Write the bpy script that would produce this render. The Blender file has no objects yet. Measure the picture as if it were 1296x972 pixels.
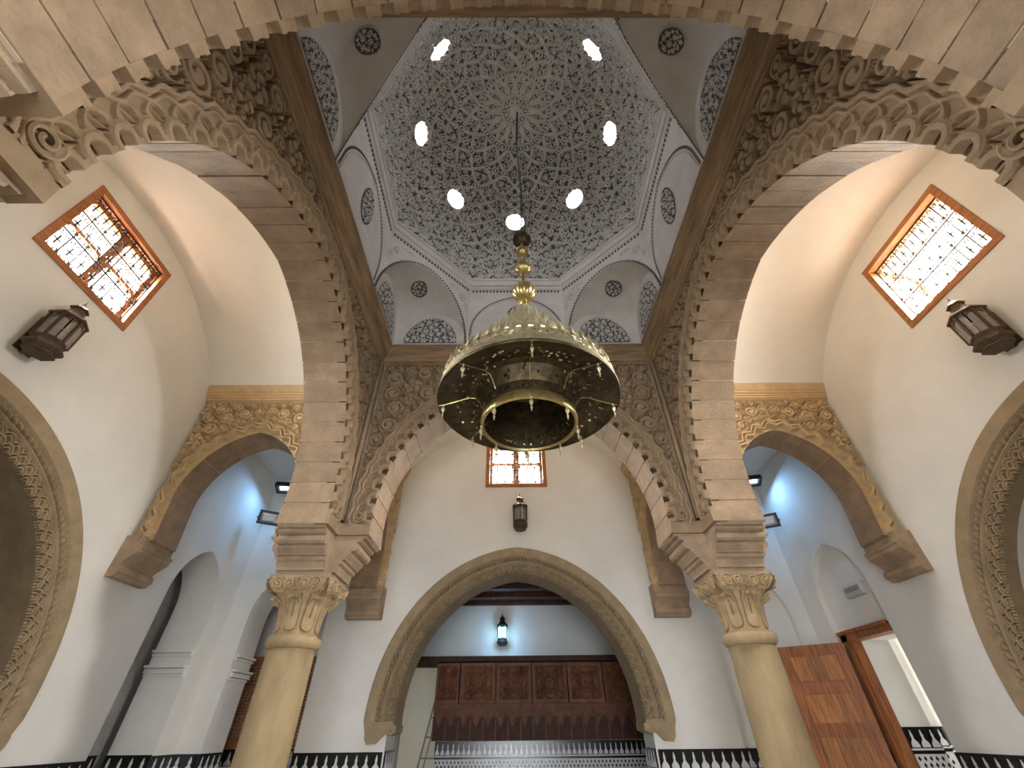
import bpy, math, random
import numpy as np
from mathutils import Matrix, Vector
from mathutils.geometry import tessellate_polygon

random.seed(7)
PI = math.pi
SC = bpy.context.scene
COL = SC.collection

# ------------------------------------------------------------------ camera
def set_camera():
    pitch, yaw, roll = math.radians(39.6927), math.radians(-0.4864), math.radians(-0.5618)
    fw = Vector((-math.sin(yaw) * math.cos(pitch), math.cos(yaw) * math.cos(pitch), math.sin(pitch)))
    ri = Vector((math.cos(yaw), math.sin(yaw), 0))
    up = ri.cross(fw)
    r = ri * math.cos(roll) + up * math.sin(roll)
    u = up * math.cos(roll) - ri * math.sin(roll)
    cam = bpy.data.cameras.new('camera')
    cam.sensor_width = 36.0
    cam.lens = 525.733 / 1296 * 36
    cam.clip_start = 0.02
    o = bpy.data.objects.new('camera', cam)
    COL.objects.link(o)
    m = Matrix((r, u, -fw)).transposed().to_4x4()
    m.translation = Vector((-0.1355, -2.8916, 1.65))
    o.matrix_world = m
    SC.camera = o
set_camera()

# ------------------------------------------------------------------ world, daylight, exposure
SC.view_settings.view_transform = 'Standard'
SC.view_settings.look = 'None'
SC.view_settings.gamma = 1.0
SC.view_settings.use_curve_mapping = False
SC.view_settings.exposure = 0.58
w = bpy.data.worlds.new('overcast_sky')
SC.world = w
w.use_nodes = True
bg = w.node_tree.nodes['Background']
bg.inputs[0].default_value = (1.0, 0.975, 0.92, 1)
bg.inputs[1].default_value = 4.0

def area(name, loc, target, sx, sy, power, color, spread=180):
    L = bpy.data.lights.new(name, 'AREA')
    L.shape = 'RECTANGLE'
    L.size, L.size_y = sx, sy
    L.energy = power
    L.color = color
    L.spread = math.radians(spread)
    o = bpy.data.objects.new(name, L)
    COL.objects.link(o)
    o.location = loc
    d = Vector(target) - Vector(loc)
    o.rotation_euler = d.to_track_quat('-Z', 'Y').to_euler()
    return o
# daylight falling in through the three clerestory windows and the dome oculi, plus an added fill light behind the viewer
area('daylight_window_left', (-5.50, 0, 6.05), (-3.3, 0, 3.6), 1.24, 1.12, 560, (1.0, 0.97, 0.92), 140)
area('daylight_window_right', (5.50, 0, 6.05), (3.3, 0, 3.6), 1.24, 1.12, 560, (1.0, 0.97, 0.92), 140)
area('daylight_window_back', (0, 5.59, 6.05), (0, 3.3, 3.6), 1.24, 1.12, 470, (1.0, 0.96, 0.90), 140)
area('fill_light_front_arch', (0, -5.4, 2.0), (0, -1.5, 1.3), 3.4, 3.2, 115, (0.86, 0.92, 1.0), 120)  # added fill in the unseen front arch, standing in for courtyard daylight
for i_ in range(8):
    a_ = i_*PI/4
    d_ = Vector((math.cos(a_)*0.78, math.sin(a_)*0.78, 0.62))
    p_ = Vector((1.72*math.cos(a_), 1.72*math.sin(a_), 9.94)) + d_*0.43
    area('daylight_oculus', p_, p_ - d_, 0.34, 0.34, 26, (0.92, 0.95, 1.0))

# ------------------------------------------------------------------ helpers
def link(o, parent=None):
    COL.objects.link(o)
    if parent is not None:
        o.parent = parent
    return o

def mesh_data(name, verts, faces, mats, midx=None, smooth=False):
    me = bpy.data.meshes.new(name)
    v = np.asarray(verts, dtype=np.float32).reshape(-1, 3)
    if isinstance(faces, np.ndarray):
        n, k = faces.shape
        me.vertices.add(len(v)); me.vertices.foreach_set('co', v.ravel())
        me.loops.add(n * k); me.loops.foreach_set('vertex_index', faces.astype(np.int32).ravel())
        me.polygons.add(n)
        me.polygons.foreach_set('loop_start', np.arange(0, n * k, k, dtype=np.int32))
        me.polygons.foreach_set('loop_total', np.full(n, k, dtype=np.int32))
    else:
        me.from_pydata([tuple(map(float, p)) for p in v], [], [tuple(map(int, f)) for f in faces])
    for m in (mats if isinstance(mats, (list, tuple)) else [mats]):
        me.materials.append(m)
    if midx is not None:
        me.polygons.foreach_set('material_index', np.asarray(midx, dtype=np.int32))
    if smooth:
        me.polygons.foreach_set('use_smooth', np.ones(len(me.polygons), dtype=bool))
    me.update(); me.validate()
    return me

def obj(name, me, parent=None, loc=(0, 0, 0), rot=(0, 0, 0), scale=None):
    o = bpy.data.objects.new(name, me)
    link(o, parent)
    o.location = loc
    o.rotation_euler = rot
    if scale: o.scale = scale
    return o

def thing(name, label, cat, loc=(0, 0, 0), rz=0.0, group=None, kind=None):
    o = bpy.data.objects.new(name, None)
    link(o)
    o.empty_display_size = 0.1
    o.location = loc
    o.rotation_euler = (0, 0, rz)
    tag(o, label, cat, group, kind)
    return o

def tag(o, label=None, cat=None, group=None, kind=None):
    if label: o['label'] = label
    if cat: o['category'] = cat
    if group: o['group'] = group
    if kind: o['kind'] = kind
    return o

class MB:
    """collects verts / faces of ONE piece"""
    def __init__(s): s.v = []; s.f = []; s.mi = []
    def add(s, verts, faces, mi=0):
        b = len(s.v)
        s.v += [tuple(p) for p in verts]
        s.f += [tuple(i + b for i in f) for f in faces]
        s.mi += [mi] * len(faces)
        return s
    def box(s, x0, x1, y0, y1, z0, z1, mi=0):
        v = [(x0,y0,z0),(x1,y0,z0),(x1,y1,z0),(x0,y1,z0),(x0,y0,z1),(x1,y0,z1),(x1,y1,z1),(x0,y1,z1)]
        return s.add(v, [(0,3,2,1),(4,5,6,7),(0,1,5,4),(1,2,6,5),(2,3,7,6),(3,0,4,7)], mi)
    def bev(s, x0, x1, y0, y1, z0, z1, b=0.01, mi=0):
        """box with a chamfer on every edge of its front (-y) face"""
        v = [(x0,y0+b,z0),(x1,y0+b,z0),(x1,y1,z0),(x0,y1,z0),(x0,y0+b,z1),(x1,y0+b,z1),(x1,y1,z1),(x0,y1,z1),
             (x0+b,y0,z0+b),(x1-b,y0,z0+b),(x1-b,y0,z1-b),(x0+b,y0,z1-b)]
        f = [(0,3,2,1),(4,5,6,7),(1,2,6,5),(2,3,7,6),(3,0,4,7),(8,9,10,11),(0,1,9,8),(1,5,10,9),(5,4,11,10),(4,0,8,11)]
        return s.add(v, f, mi)
    def lathe(s, prof, n=24, c=(0,0,0), cap=True, mi=0, a0=0.0, flip=False):
        v = []
        for r, z in prof:
            for i in range(n):
                a = a0 + 2*PI*i/n
                v.append((c[0]+r*math.cos(a), c[1]+r*math.sin(a), c[2]+z))
        f = []
        m = len(prof)
        for j in range(m-1):
            for i in range(n):
                k = (i+1) % n
                f.append((j*n+i, j*n+k, (j+1)*n+k, (j+1)*n+i))
        if cap:
            f.append(tuple(range(n))[::-1]); f.append(tuple((m-1)*n+i for i in range(n)))
        return s.add(v, f, mi)
    def tube(s, pts, r, n=6, mi=0, closed=False):
        P = [Vector(p) for p in pts]
        m = len(P)
        rr = r if isinstance(r, (list, tuple)) else [r]*m
        v = []
        prev = None
        for i in range(m):
            if closed: t = P[(i+1) % m] - P[i-1]
            else: t = P[min(i+1, m-1)] - P[max(i-1, 0)]
            if t.length < 1e-9: t = Vector((0,0,1))
            t.normalize()
            if prev is None:
                a = Vector((0,0,1)) if abs(t.z) < 0.9 else Vector((1,0,0))
                prev = t.cross(a).normalized()
            nrm = (prev - t*prev.dot(t))
            if nrm.length < 1e-6: nrm = t.orthogonal()
            nrm.normalize(); prev = nrm
            b = t.cross(nrm)
            for k in range(n):
                a = 2*PI*k/n
                v.append(P[i] + (nrm*math.cos(a) + b*math.sin(a))*rr[i])
        f = []
        for i in range(m if closed else m-1):
            j = (i+1) % m
            for k in range(n):
                l = (k+1) % n
                f.append((i*n+k, i*n+l, j*n+l, j*n+k))
        if not closed:
            f.append(tuple(range(n))[::-1]); f.append(tuple((m-1)*n+k for k in range(n)))
        return s.add(v, f, mi)
    def sweep(s, prof, path, mi=0, close_prof=True, caps=True):
        """prof: list of 2-D (a,b); path(a,b) -> list of 3-D points along the path"""
        rows = [path(a, b) for a, b in prof]
        m = len(rows); n = len(rows[0])
        v = [p for r in rows for p in r]
        f = []
        for j in range(m if close_prof else m-1):
            k = (j+1) % m
            for i in range(n-1):
                f.append((j*n+i, j*n+i+1, k*n+i+1, k*n+i))
        if caps and close_prof:
            f.append(tuple(j*n for j in range(m))); f.append(tuple(j*n+n-1 for j in range(m))[::-1])
        return s.add(v, f, mi)
    def prism(s, poly, fn0, fn1, mi=0):
        """poly of 2-D points capped at fn0(p) and fn1(p)"""
        n = len(poly)
        v = [fn0(p) for p in poly] + [fn1(p) for p in poly]
        f = [tuple(range(n)), tuple(range(2*n-1, n-1, -1))]
        for i in range(n):
            j = (i+1) % n
            f.append((i, i+n, j+n, j))
        return s.add(v, f, mi)
    def data(s, name, mats, smooth=False):
        return mesh_data(name, s.v, s.f, mats, s.mi if isinstance(mats, (list, tuple)) else None, smooth)
    def build(s, name, mats, parent=None, smooth=False, **kw):
        return obj(name, s.data(name, mats, smooth), parent, **kw)

def smooth_by_angle(o, ang=40):
    me = o.data
    me.polygons.foreach_set('use_smooth', np.ones(len(me.polygons), dtype=bool))
    try: me.set_sharp_from_angle(angle=math.radians(ang))
    except Exception: pass
    return o

def slab_data(name, outline, holes, y0, y1, mats):
    """a flat slab in the local x-z plane (thickness y0..y1) with holes cut through it"""
    loops = [outline] + holes
    flat = [p for l in loops for p in l]
    tris = tessellate_polygon([[Vector((p[0], p[1], 0)) for p in l] for l in loops])
    n = len(flat)
    v = [(p[0], y0, p[1]) for p in flat] + [(p[0], y1, p[1]) for p in flat]
    f = []
    for t in tris:
        a, b, c = [flat[i] for i in t]
        area2 = (b[0]-a[0])*(c[1]-a[1]) - (b[1]-a[1])*(c[0]-a[0])
        t = tuple(t) if area2 > 0 else tuple(t)[::-1]
        f.append(t); f.append(tuple(i+n for i in t[::-1]))
    b = 0
    for l in loops:
        m = len(l)
        A = sum(l[i][0]*l[(i+1) % m][1]-l[(i+1) % m][0]*l[i][1] for i in range(m))
        ccw = A > 0
        outer = (l is outline)
        for i in range(m):
            j = (i+1) % m
            q = (b+i, b+i+n, b+j+n, b+j)
            if ccw == outer: q = q[::-1]
            f.append(q)
        b += m
    return mesh_data(name, v, f, mats)

# ------------------------------------------------------------------ materials
def material(name, col, rough=0.8, var=0.12, scale=6.0, bump=0.0, bscale=60.0, metal=0.0, col2=None, rnd=0.0, stretch=None, spec=0.3, detail=6.0, obj_space=False, hue2=None):
    m = bpy.data.materials.new(name)
    m.use_nodes = True
    nt = m.node_tree; N = nt.nodes; L = nt.links
    b = N['Principled BSDF']
    b.inputs['Roughness'].default_value = rough
    b.inputs['Metallic'].default_value = metal
    b.inputs['Specular IOR Level'].default_value = spec
    if obj_space:
        pos = N.new('ShaderNodeTexCoord').outputs['Object']
    else:
        pos = N.new('ShaderNodeNewGeometry').outputs['Position']
    if stretch:
        mp = N.new('ShaderNodeMapping'); mp.inputs['Scale'].default_value = stretch
        L.new(pos, mp.inputs['Vector']); pos = mp.outputs['Vector']
    nz = N.new('ShaderNodeTexNoise'); nz.inputs['Scale'].default_value = scale
    nz.inputs['Detail'].default_value = detail; nz.inputs['Roughness'].default_value = 0.65
    L.new(pos, nz.inputs['Vector'])
    rp = N.new('ShaderNodeValToRGB')
    c2 = col2 if col2 else tuple(c*(1-var*2) for c in col)
    c1 = col if col2 else tuple(min(1, c*(1+var)) for c in col)
    rp.color_ramp.elements[0].position = 0.32; rp.color_ramp.elements[1].position = 0.68
    rp.color_ramp.elements[0].color = (*c2, 1); rp.color_ramp.elements[1].color = (*c1, 1)
    L.new(nz.outputs['Fac'], rp.inputs['Fac'])
    out = rp.outputs['Color']
    if rnd > 0:
        oi = N.new('ShaderNodeObjectInfo')
        mr = N.new('ShaderNodeMapRange'); mr.inputs['To Min'].default_value = 1-rnd; mr.inputs['To Max'].default_value = 1+rnd
        L.new(oi.outputs['Random'], mr.inputs['Value'])
        hs = N.new('ShaderNodeHueSaturation')
        L.new(mr.outputs['Result'], hs.inputs['Value']); L.new(out, hs.inputs['Color']); out = hs.outputs['Color']
    L.new(out, b.inputs['Base Color'])
    if bump > 0:
        n2 = N.new('ShaderNodeTexNoise'); n2.inputs['Scale'].default_value = bscale; n2.inputs['Detail'].default_value = 5
        L.new(pos, n2.inputs['Vector'])
        bp = N.new('ShaderNodeBump'); bp.inputs['Strength'].default_value = bump; bp.inputs['Distance'].default_value = 0.02
        L.new(n2.outputs['Fac'], bp.inputs['Height']); L.new(bp.outputs['Normal'], b.inputs['Normal'])
    return m

def emission(name, col, strength):
    m = bpy.data.materials.new(name); m.use_nodes = True
    N = m.node_tree.nodes; b = N['Principled BSDF']
    b.inputs['Base Color'].default_value = (*col, 1)
    b.inputs['Emission Color'].default_value = (*col, 1)
    b.inputs['Emission Strength'].default_value = strength
    return m

def glass(name, col=(0.9, 0.95, 0.95), rough=0.1, alpha=0.35):
    m = bpy.data.materials.new(name); m.use_nodes = True
    nt = m.node_tree; N = nt.nodes; L = nt.links
    tr = N.new('ShaderNodeBsdfTransparent'); tr.inputs[0].default_value = (*col, 1)
    gl = N.new('ShaderNodeBsdfGlossy'); gl.inputs['Roughness'].default_value = rough
    mx = N.new('ShaderNodeMixShader'); mx.inputs[0].default_value = alpha
    L.new(tr.outputs[0], mx.inputs[1]); L.new(gl.outputs[0], mx.inputs[2])
    L.new(mx.outputs[0], N['Material Output'].inputs['Surface'])
    return m

M = {}
M['stone'] = material('pink_brown_sandstone', (0.355, 0.25, 0.16), 0.9, 0.14, 5, 0.55, 55, rnd=0.10)
M['carved'] = material('carved_sandstone', (0.32, 0.225, 0.138), 0.92, 0.09, 7, 0.06, 90)
M['golden'] = material('golden_sandstone', (0.57, 0.41, 0.225), 0.9, 0.07, 8, 0.08, 80)
M['column'] = material('ochre_column_stone', (0.37, 0.272, 0.148), 0.75, 0.16, 3.5, 0.15, 60, stretch=(1, 1, 0.35))
M['capital'] = material('ochre_capital_stone', (0.43, 0.308, 0.17), 0.85, 0.13, 8, 0.2, 80)
M['impost'] = material('moulded_impost_stone', (0.40, 0.288, 0.19), 0.9, 0.14, 6, 0.3, 70)
M['beam'] = material('brown_cornice_stone', (0.31, 0.205, 0.115), 0.8, 0.22, 4, 0.2, 60, stretch=(0.5, 0.5, 6))
M['mortar'] = material('pale_mortar', (0.62, 0.50, 0.38), 0.95, 0.1, 12)
M['plaster'] = material('white_plaster', (0.77, 0.75, 0.70), 0.9, 0.035, 1.3, 0.06, 25)
M['vault'] = material('cream_vault_plaster', (0.81, 0.79, 0.715), 0.9, 0.03, 1.1, 0.05, 20)
M['stucco'] = material('grey_dome_stucco', (0.56, 0.52, 0.48), 0.9, 0.06, 3)
M['stucco_rib'] = material('carved_stucco_relief', (0.57, 0.53, 0.49), 0.9, 0.1, 5)
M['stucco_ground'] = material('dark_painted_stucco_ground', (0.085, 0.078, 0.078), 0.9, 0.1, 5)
M['wood'] = material('orange_brown_window_wood', (0.42, 0.165, 0.055), 0.5, 0.2, 5, 0.1, 40, stretch=(1, 1, 6), rnd=0.05)
M['door'] = material('red_brown_door_wood', (0.33, 0.115, 0.035), 0.45, 0.3, 4, 0.08, 40, stretch=(8, 8, 0.7), rnd=0.12)
M['cedar'] = material('carved_cedar', (0.20, 0.075, 0.035), 0.55, 0.25, 6, 0.15, 60, rnd=0.12)
M['cedar_dark'] = material('dark_cedar_ground', (0.075, 0.028, 0.015), 0.6, 0.25, 6, 0.1, 60)
M['plank'] = material('dark_plank_wood', (0.13, 0.085, 0.055), 0.7, 0.25, 3, 0.1, 30, stretch=(1, 0.5, 6))
M['brass'] = material('pierced_brass', (0.60, 0.47, 0.20), 0.32, 0.2, 14, 0.15, 60, metal=0.9)
M['brass_pale'] = material('polished_pale_brass', (0.84, 0.74, 0.48), 0.34, 0.15, 18, 0.1, 80, metal=0.9)
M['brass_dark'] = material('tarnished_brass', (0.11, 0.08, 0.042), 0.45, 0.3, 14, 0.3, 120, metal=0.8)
M['iron'] = material('black_iron', (0.02, 0.018, 0.016), 0.6, 0.1, 10)
M['bronze'] = material('aged_bronze', (0.125, 0.085, 0.055), 0.55, 0.2, 14, 0.15, 70, metal=0.45)
M['milk'] = material('frosted_lantern_glass', (0.34, 0.31, 0.28), 0.35, 0.1, 20)
M['black_tile'] = material('black_glazed_tile', (0.012, 0.012, 0.013), 0.2, 0.1, 8, spec=0.5)
M['white_tile'] = material('white_glazed_tile', (0.66, 0.66, 0.66), 0.2, 0.06, 8, spec=0.5)
M['black_plastic'] = material('black_floodlight_housing', (0.012, 0.013, 0.016), 0.4, 0.1, 8)
M['reflector'] = material('dull_floodlight_glass', (0.16, 0.19, 0.19), 0.25, 0.1, 6, metal=0.3)
M['chrome'] = material('floodlight_reflector_rim', (0.75, 0.78, 0.8), 0.25, 0.05, 6, metal=0.7)
M['grey_plastic'] = material('pale_grey_plastic', (0.55, 0.55, 0.55), 0.5, 0.05, 10)
M['alu'] = material('dull_aluminium', (0.36, 0.30, 0.23), 0.45, 0.1, 10, metal=0.5)
M['floor'] = material('beige_floor_tile', (0.46, 0.42, 0.36), 0.45, 0.08, 4)
M['concrete'] = material('grey_cement_render', (0.36, 0.355, 0.345), 0.9, 0.12, 3, 0.1, 30)
M['led'] = emission('lit_led_panel', (0.55, 0.85, 1.0), 9.0)
M['lantern_glow'] = emission('lit_lantern_glass', (0.40, 0.80, 1.0), 3.0)
M['pane'] = glass('clear_window_glass', (0.97, 0.98, 1.0), 0.05, 0.06)
M['chip'] = material('cardboard_yellow', (0.62, 0.45, 0.18), 0.8, 0.1, 10)

# ------------------------------------------------------------------ relief tools
LEG = 0.08      # how far the legs lean in below the springing line
def arc_pt(side, hw, e, z0, phi, rho=0.0):
    R = hw + e + rho
    if phi < 0:
        return (side * (-e + R - LEG * R * abs(math.sin(phi))), z0 + R * math.sin(phi))
    return (side * (-e + R * math.cos(phi)), z0 + R * math.sin(phi))

def arch_rho(x, z, hw, e, z0):
    return np.where(z < z0, x - hw + LEG * (z0 - z), np.hypot(x + e, z - z0) - hw - e)

def arch_poly(hw, e, z0, zb, n=22, rho=0.0):
    """pointed two-centred arch, right foot -> apex -> left foot"""
    R = hw + e + rho
    p0 = math.asin(max(-1, min(1, (zb - z0) / R)))
    p1 = math.acos(e / R)
    right = [arc_pt(1, hw, e, z0, p0 + (p1 - p0) * i / n, rho) for i in range(n + 1)]
    left = [(-x, z) for x, z in right[:-1]][::-1]
    return right + left

def splat(H, cx, cz, wd, x0, z0, cell, top=1.0):
    nz, nx = H.shape
    for x, z, w_ in zip(cx, cz, wd):
        i0 = max(int((x - w_ - x0) / cell), 0); i1 = min(int((x + w_ - x0) / cell) + 2, nx)
        j0 = max(int((z - w_ - z0) / cell), 0); j1 = min(int((z + w_ - z0) / cell) + 2, nz)
        if i1 <= i0 or j1 <= j0: continue
        gx = x0 + np.arange(i0, i1) * cell - x
        gz = z0 + np.arange(j0, j1) * cell - z
        d = np.sqrt(gx[None, :] ** 2 + gz[:, None] ** 2) / w_
        h = np.clip((1.0 - d) / 0.20, 0, 1) * top
        sub = H[j0:j1, i0:i1]
        np.maximum(sub, h, out=sub)

def arabesque(mask, x0, x1, z0, z1, cell, rmax, rmin, wid, seed, tries=900, tail=0.35):
    """packed leaf scrolls: scalloped bosses cut by spiral or petal grooves, dark gaps between; returns the height grid"""
    rng = np.random.RandomState(seed)
    nx = int(round((x1 - x0) / cell)) + 1; nz = int(round((z1 - z0) / cell)) + 1
    H = np.zeros((nz, nx)); G = np.zeros((nz, nx))
    cs = []
    ang = np.linspace(0, 2 * PI, 13)[:-1]
    ca, sa = np.cos(ang), np.sin(ang)
    gstep = max(cell, rmin * 0.35)
    GX, GZ = np.meshgrid(np.arange(x0, x1, gstep), np.arange(z0, z1, gstep))
    GX, GZ = GX.ravel(), GZ.ravel()
    ok = mask(GX, GZ); GX, GZ = GX[ok], GZ[ok]
    free = np.full(len(GX), 9.0)                    # distance to the nearest boss already placed
    for r in np.geomspace(rmax, rmin, 9):
        av = free >= r
        for c_, s_ in zip(ca, sa):
            av &= mask(GX + c_ * r * 0.96, GZ + s_ * r * 0.96)
        cand = np.nonzero(av)[0]
        while len(cand):
            i = cand[rng.randint(len(cand))]
            x, z = GX[i], GZ[i]
            cs.append((x, z, r))
            free = np.minimum(free, np.hypot(GX - x, GZ - z) - r)
            cand = cand[free[cand] >= r]
    C = np.array(cs)
    step = cell * 0.7
    X, Z, W = [], [], []
    RX_, RZ_, RW = [], [], []
    def poly(px, pz, w0, w1, rib=False):
        px, pz = np.asarray(px), np.asarray(pz)
        seg = np.hypot(np.diff(px), np.diff(pz)); s_ = np.concatenate([[0], np.cumsum(seg)])
        n = max(int(s_[-1] / step), 2)
        t = np.linspace(0, s_[-1], n)
        A = (RX_, RZ_, RW) if rib else (X, Z, W)
        A[0].append(np.interp(t, s_, px)); A[1].append(np.interp(t, s_, pz)); A[2].append(np.linspace(w0, w1, n))
    for k, (x, z, r) in enumerate(cs):
        d = np.hypot(C[:, 0] - x, C[:, 1] - z); d[k] = 9
        j = int(np.argmin(d - C[:, 2]))
        th = math.atan2(C[j, 1] - z, C[j, 0] - x)
        hand = 1 if k % 2 else -1
        # raised boss with a leafy outline
        i0 = max(int((x - r - x0) / cell), 0); i1 = min(int((x + r - x0) / cell) + 2, nx)
        j0 = max(int((z - r - z0) / cell), 0); j1 = min(int((z + r - z0) / cell) + 2, nz)
        if i1 > i0 and j1 > j0:
            gx = x0 + np.arange(i0, i1) * cell - x; gz = z0 + np.arange(j0, j1) * cell - z
            D = np.hypot(gx[None, :], gz[:, None]); A = np.arctan2(gz[:, None], gx[None, :] + 0 * gz[:, None])
            lob = 5 if r > rmin * 2.2 else 3
            edge = r * (0.95 + 0.08 * np.cos(lob * (A - th)))
            sub = H[j0:j1, i0:i1]
            np.maximum(sub, np.clip((edge - D) / (cell * 0.9), 0, 1), out=sub)
        gw = min(max(0.13 * r, cell * 1.15), wid)
        if r > rmin * 2.2 and k % 4 != 3:
            t = np.linspace(0, 1, 44)
            turns = 1.25 if r < rmax * 0.7 else 1.6
            a = th + hand * t * turns * 2 * PI
            rr = r * (0.98 - 0.74 * t)
            poly(x + rr * np.cos(a), z + rr * np.sin(a), gw, gw * 0.8)
        elif r > rmin * 2.2:
            for q in range(5):
                a = th + q * 2 * PI / 5 + 0.3
                bend = a + 0.35 * hand
                poly([x + 0.30 * r * math.cos(a), x + 0.62 * r * math.cos(a), x + r * math.cos(bend)], [z + 0.30 * r * math.sin(a), z + 0.62 * r * math.sin(a), z + r * math.sin(bend)], gw * 0.7, gw)
            a = np.linspace(0, 2 * PI, 20)
            poly(x + 0.26 * r * np.cos(a), z + 0.26 * r * np.sin(a), gw * 0.6, gw * 0.6)
        else:
            t = np.linspace(-0.2, 1, 8)
            poly(x + r * t * np.cos(th + 0.5 * t), z + r * t * np.sin(th + 0.5 * t), gw * 0.6, gw * 0.9)
        if d[j] < 9:
            poly([x + r * .8 * math.cos(th), C[j, 0] - C[j, 2] * .8 * math.cos(th)], [z + r * .8 * math.sin(th), C[j, 1] - C[j, 2] * .8 * math.sin(th)], wid * .8, wid * .8, rib=True)
    if RX_: splat(H, np.concatenate(RX_), np.concatenate(RZ_), np.concatenate(RW), x0, z0, cell)
    splat(G, np.concatenate(X), np.concatenate(Z), np.concatenate(W), x0, z0, cell)
    return H * (1 - G)

def relief_data(name, H, keep, x0, z0, cell, put, mats, ground=None, mirror=False):
    """height grid -> mesh; put(x, z, h) maps arrays to 3-D; ground: height under which faces take material 1"""
    nz, nx = H.shape
    xs = x0 + np.arange(nx) * cell; zs = z0 + np.arange(nz) * cell
    X, Z = np.meshgrid(xs, zs)
    V = np.stack(put(-X if mirror else X, Z, H), -1).reshape(-1, 3)
    idx = np.arange(nz * nx).reshape(nz, nx)
    q = np.stack([idx[:-1, :-1], idx[:-1, 1:], idx[1:, 1:], idx[1:, :-1]], -1)
    k = keep[:-1, :-1] & keep[:-1, 1:] & keep[1:, 1:] & keep[1:, :-1]
    F = q[k]
    hm = (H[:-1, :-1] + H[:-1, 1:] + H[1:, 1:] + H[1:, :-1])[k] / 4
    if mirror: F = F[:, ::-1]
    used = np.unique(F); remap = np.zeros(nz * nx, dtype=np.int64); remap[used] = np.arange(len(used))
    mi = (hm < ground).astype(int) if ground is not None else None
    return mesh_data(name, V[used], remap[F], mats, mi)

def strip_data(name, hfun, hw, e, z0, phi0, rhos, nf, y_ground, depth, mats, side=1, skirt=True, skirt_y=None, outer_y=None):
    """relief strip following one half of a pointed arch; hfun(s, rho) in 0..1"""
    R = hw + e
    L = R * (math.acos(e / R) - phi0)
    f = np.linspace(0, 1, nf)
    rh = np.asarray(rhos)
    phi1 = np.arccos(e / (R + rh))
    PH = phi0 + f[None, :] * (phi1[:, None] - phi0)
    Rr = R + rh[:, None]
    X = side * np.where(PH < 0, -e + Rr - LEG * Rr * np.abs(np.sin(PH)), -e + Rr * np.cos(PH)); Z = z0 + Rr * np.sin(PH)
    Hh = hfun(f[None, :] * L + 0 * rh[:, None], rh[:, None] + 0 * f[None, :])
    Y = y_ground - Hh * depth
    rows = [np.stack([X[i], Y[i], Z[i]], -1) for i in range(len(rh))]
    if skirt:
        rows = [np.stack([X[0], np.full(nf, y_ground if skirt_y is None else skirt_y), Z[0]], -1)] + rows
    if outer_y is not None:
        rows = rows + [np.stack([X[-1], np.full(nf, outer_y), Z[-1]], -1)]
    V = np.concatenate(rows); m = len(rows)
    idx = np.arange(m * nf).reshape(m, nf)
    q = np.stack([idx[:-1, :-1], idx[1:, :-1], idx[1:, 1:], idx[:-1, 1:]], -1).reshape(-1, 4)
    if side < 0: q = q[:, ::-1]
    return mesh_data(name, V, q, mats), L

def wrap(s, P):
    return (s / P - np.floor(s / P) - 0.5) * P

# ------------------------------------------------------------------ plan of the building (metres, floor z = 0)
FACE, OUT = 2.30, 2.86            # inner / outer face of the arch walls round the dome bay
XW, YB = 4.88, 4.97               # outer walls
WT = 0.60                         # outer wall thickness
LHW, LE, LZ0 = 1.90, 0.25, 3.80   # large arch
SPR = 3.51                        # top of the imposts
CZ = 6.65                         # cornice of the square

# ---- floor
tag(MB().box(-8.5, 8.5, -7.2, 10.6, -0.2, 0.0).build('floor', M['floor']), kind='structure')

# ---- outer walls (local x along the wall, local -y faces the room)
A_HW, A_E, A_Z0 = 2.29, 0.20, 1.75          # outer edge of the carved wall arches
LIP = -0.43
def big_hole():
    pts = arch_poly(A_HW, A_E, A_Z0, 1.66, 26, -0.145)
    return [(1.93, 0.0), (1.93, 1.66)] + pts + [(-1.93, 1.66), (-1.93, 0.0)]
def rect(x0, x1, z0, z1): return [(x0, z0), (x1, z0), (x1, z1), (x0, z1)]
def small_hole(c, hw, top, zb=0.0, e=0.18):
    R = hw + e; z0 = top - math.sqrt(R*R - e*e)
    pts = arch_poly(hw, e, z0, z0, 12)
    return [(c + hw, zb)] + [(c + x, z) for x, z in pts] + [(c - hw, zb)]
WIN = (-0.63, 0.63, 5.44, 6.58)
def outer_wall(name, half, face, rz, holes, mat='plaster', top=7.3):
    big = big_hole()
    # the doorway cuts through the foot of the wall, so it is part of the outline
    feet = sorted([h for h in holes if min(p[1] for p in h) <= 0.001] + [big], key=lambda h: -max(p[0] for p in h))
    outline = [(-half, 0), (-half, top), (half, top), (half, 0)]
    outline = [(half, 0), (half, top), (-half, top), (-half, 0)]
    for h in sorted(feet, key=lambda h: min(p[0] for p in h)):
        outline += h[::-1]
    o = obj(name, slab_data(name, outline, [h for h in holes if min(p[1] for p in h) > 0.001], face, face + WT, M[mat]), None, rot=(0, 0, rz))
    return tag(o, kind='structure')
NICHE_L = small_hole(3.93, 0.56, 3.86)
outer_wall('wall_left', 5.57, XW, PI/2, [rect(*WIN), NICHE_L])
# right wall: local x runs towards the viewer, so the door sits at negative x
DOOR_HOLE = [(-3.30, 0), (-3.30, 2.62), (-4.27, 2.62), (-4.27, 0)]
outer_wall('wall_right', 5.57, XW, -PI/2, [rect(*WIN), small_hole(-3.93, 0.58, 3.90)])
outer_wall('wall_back', 5.48, YB, 0, [rect(*WIN), small_hole(-3.87, 0.66, 3.92), small_hole(3.90, 0.70, 3.88)])
outer_wall('wall_front', 5.48, YB, PI, [])

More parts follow.
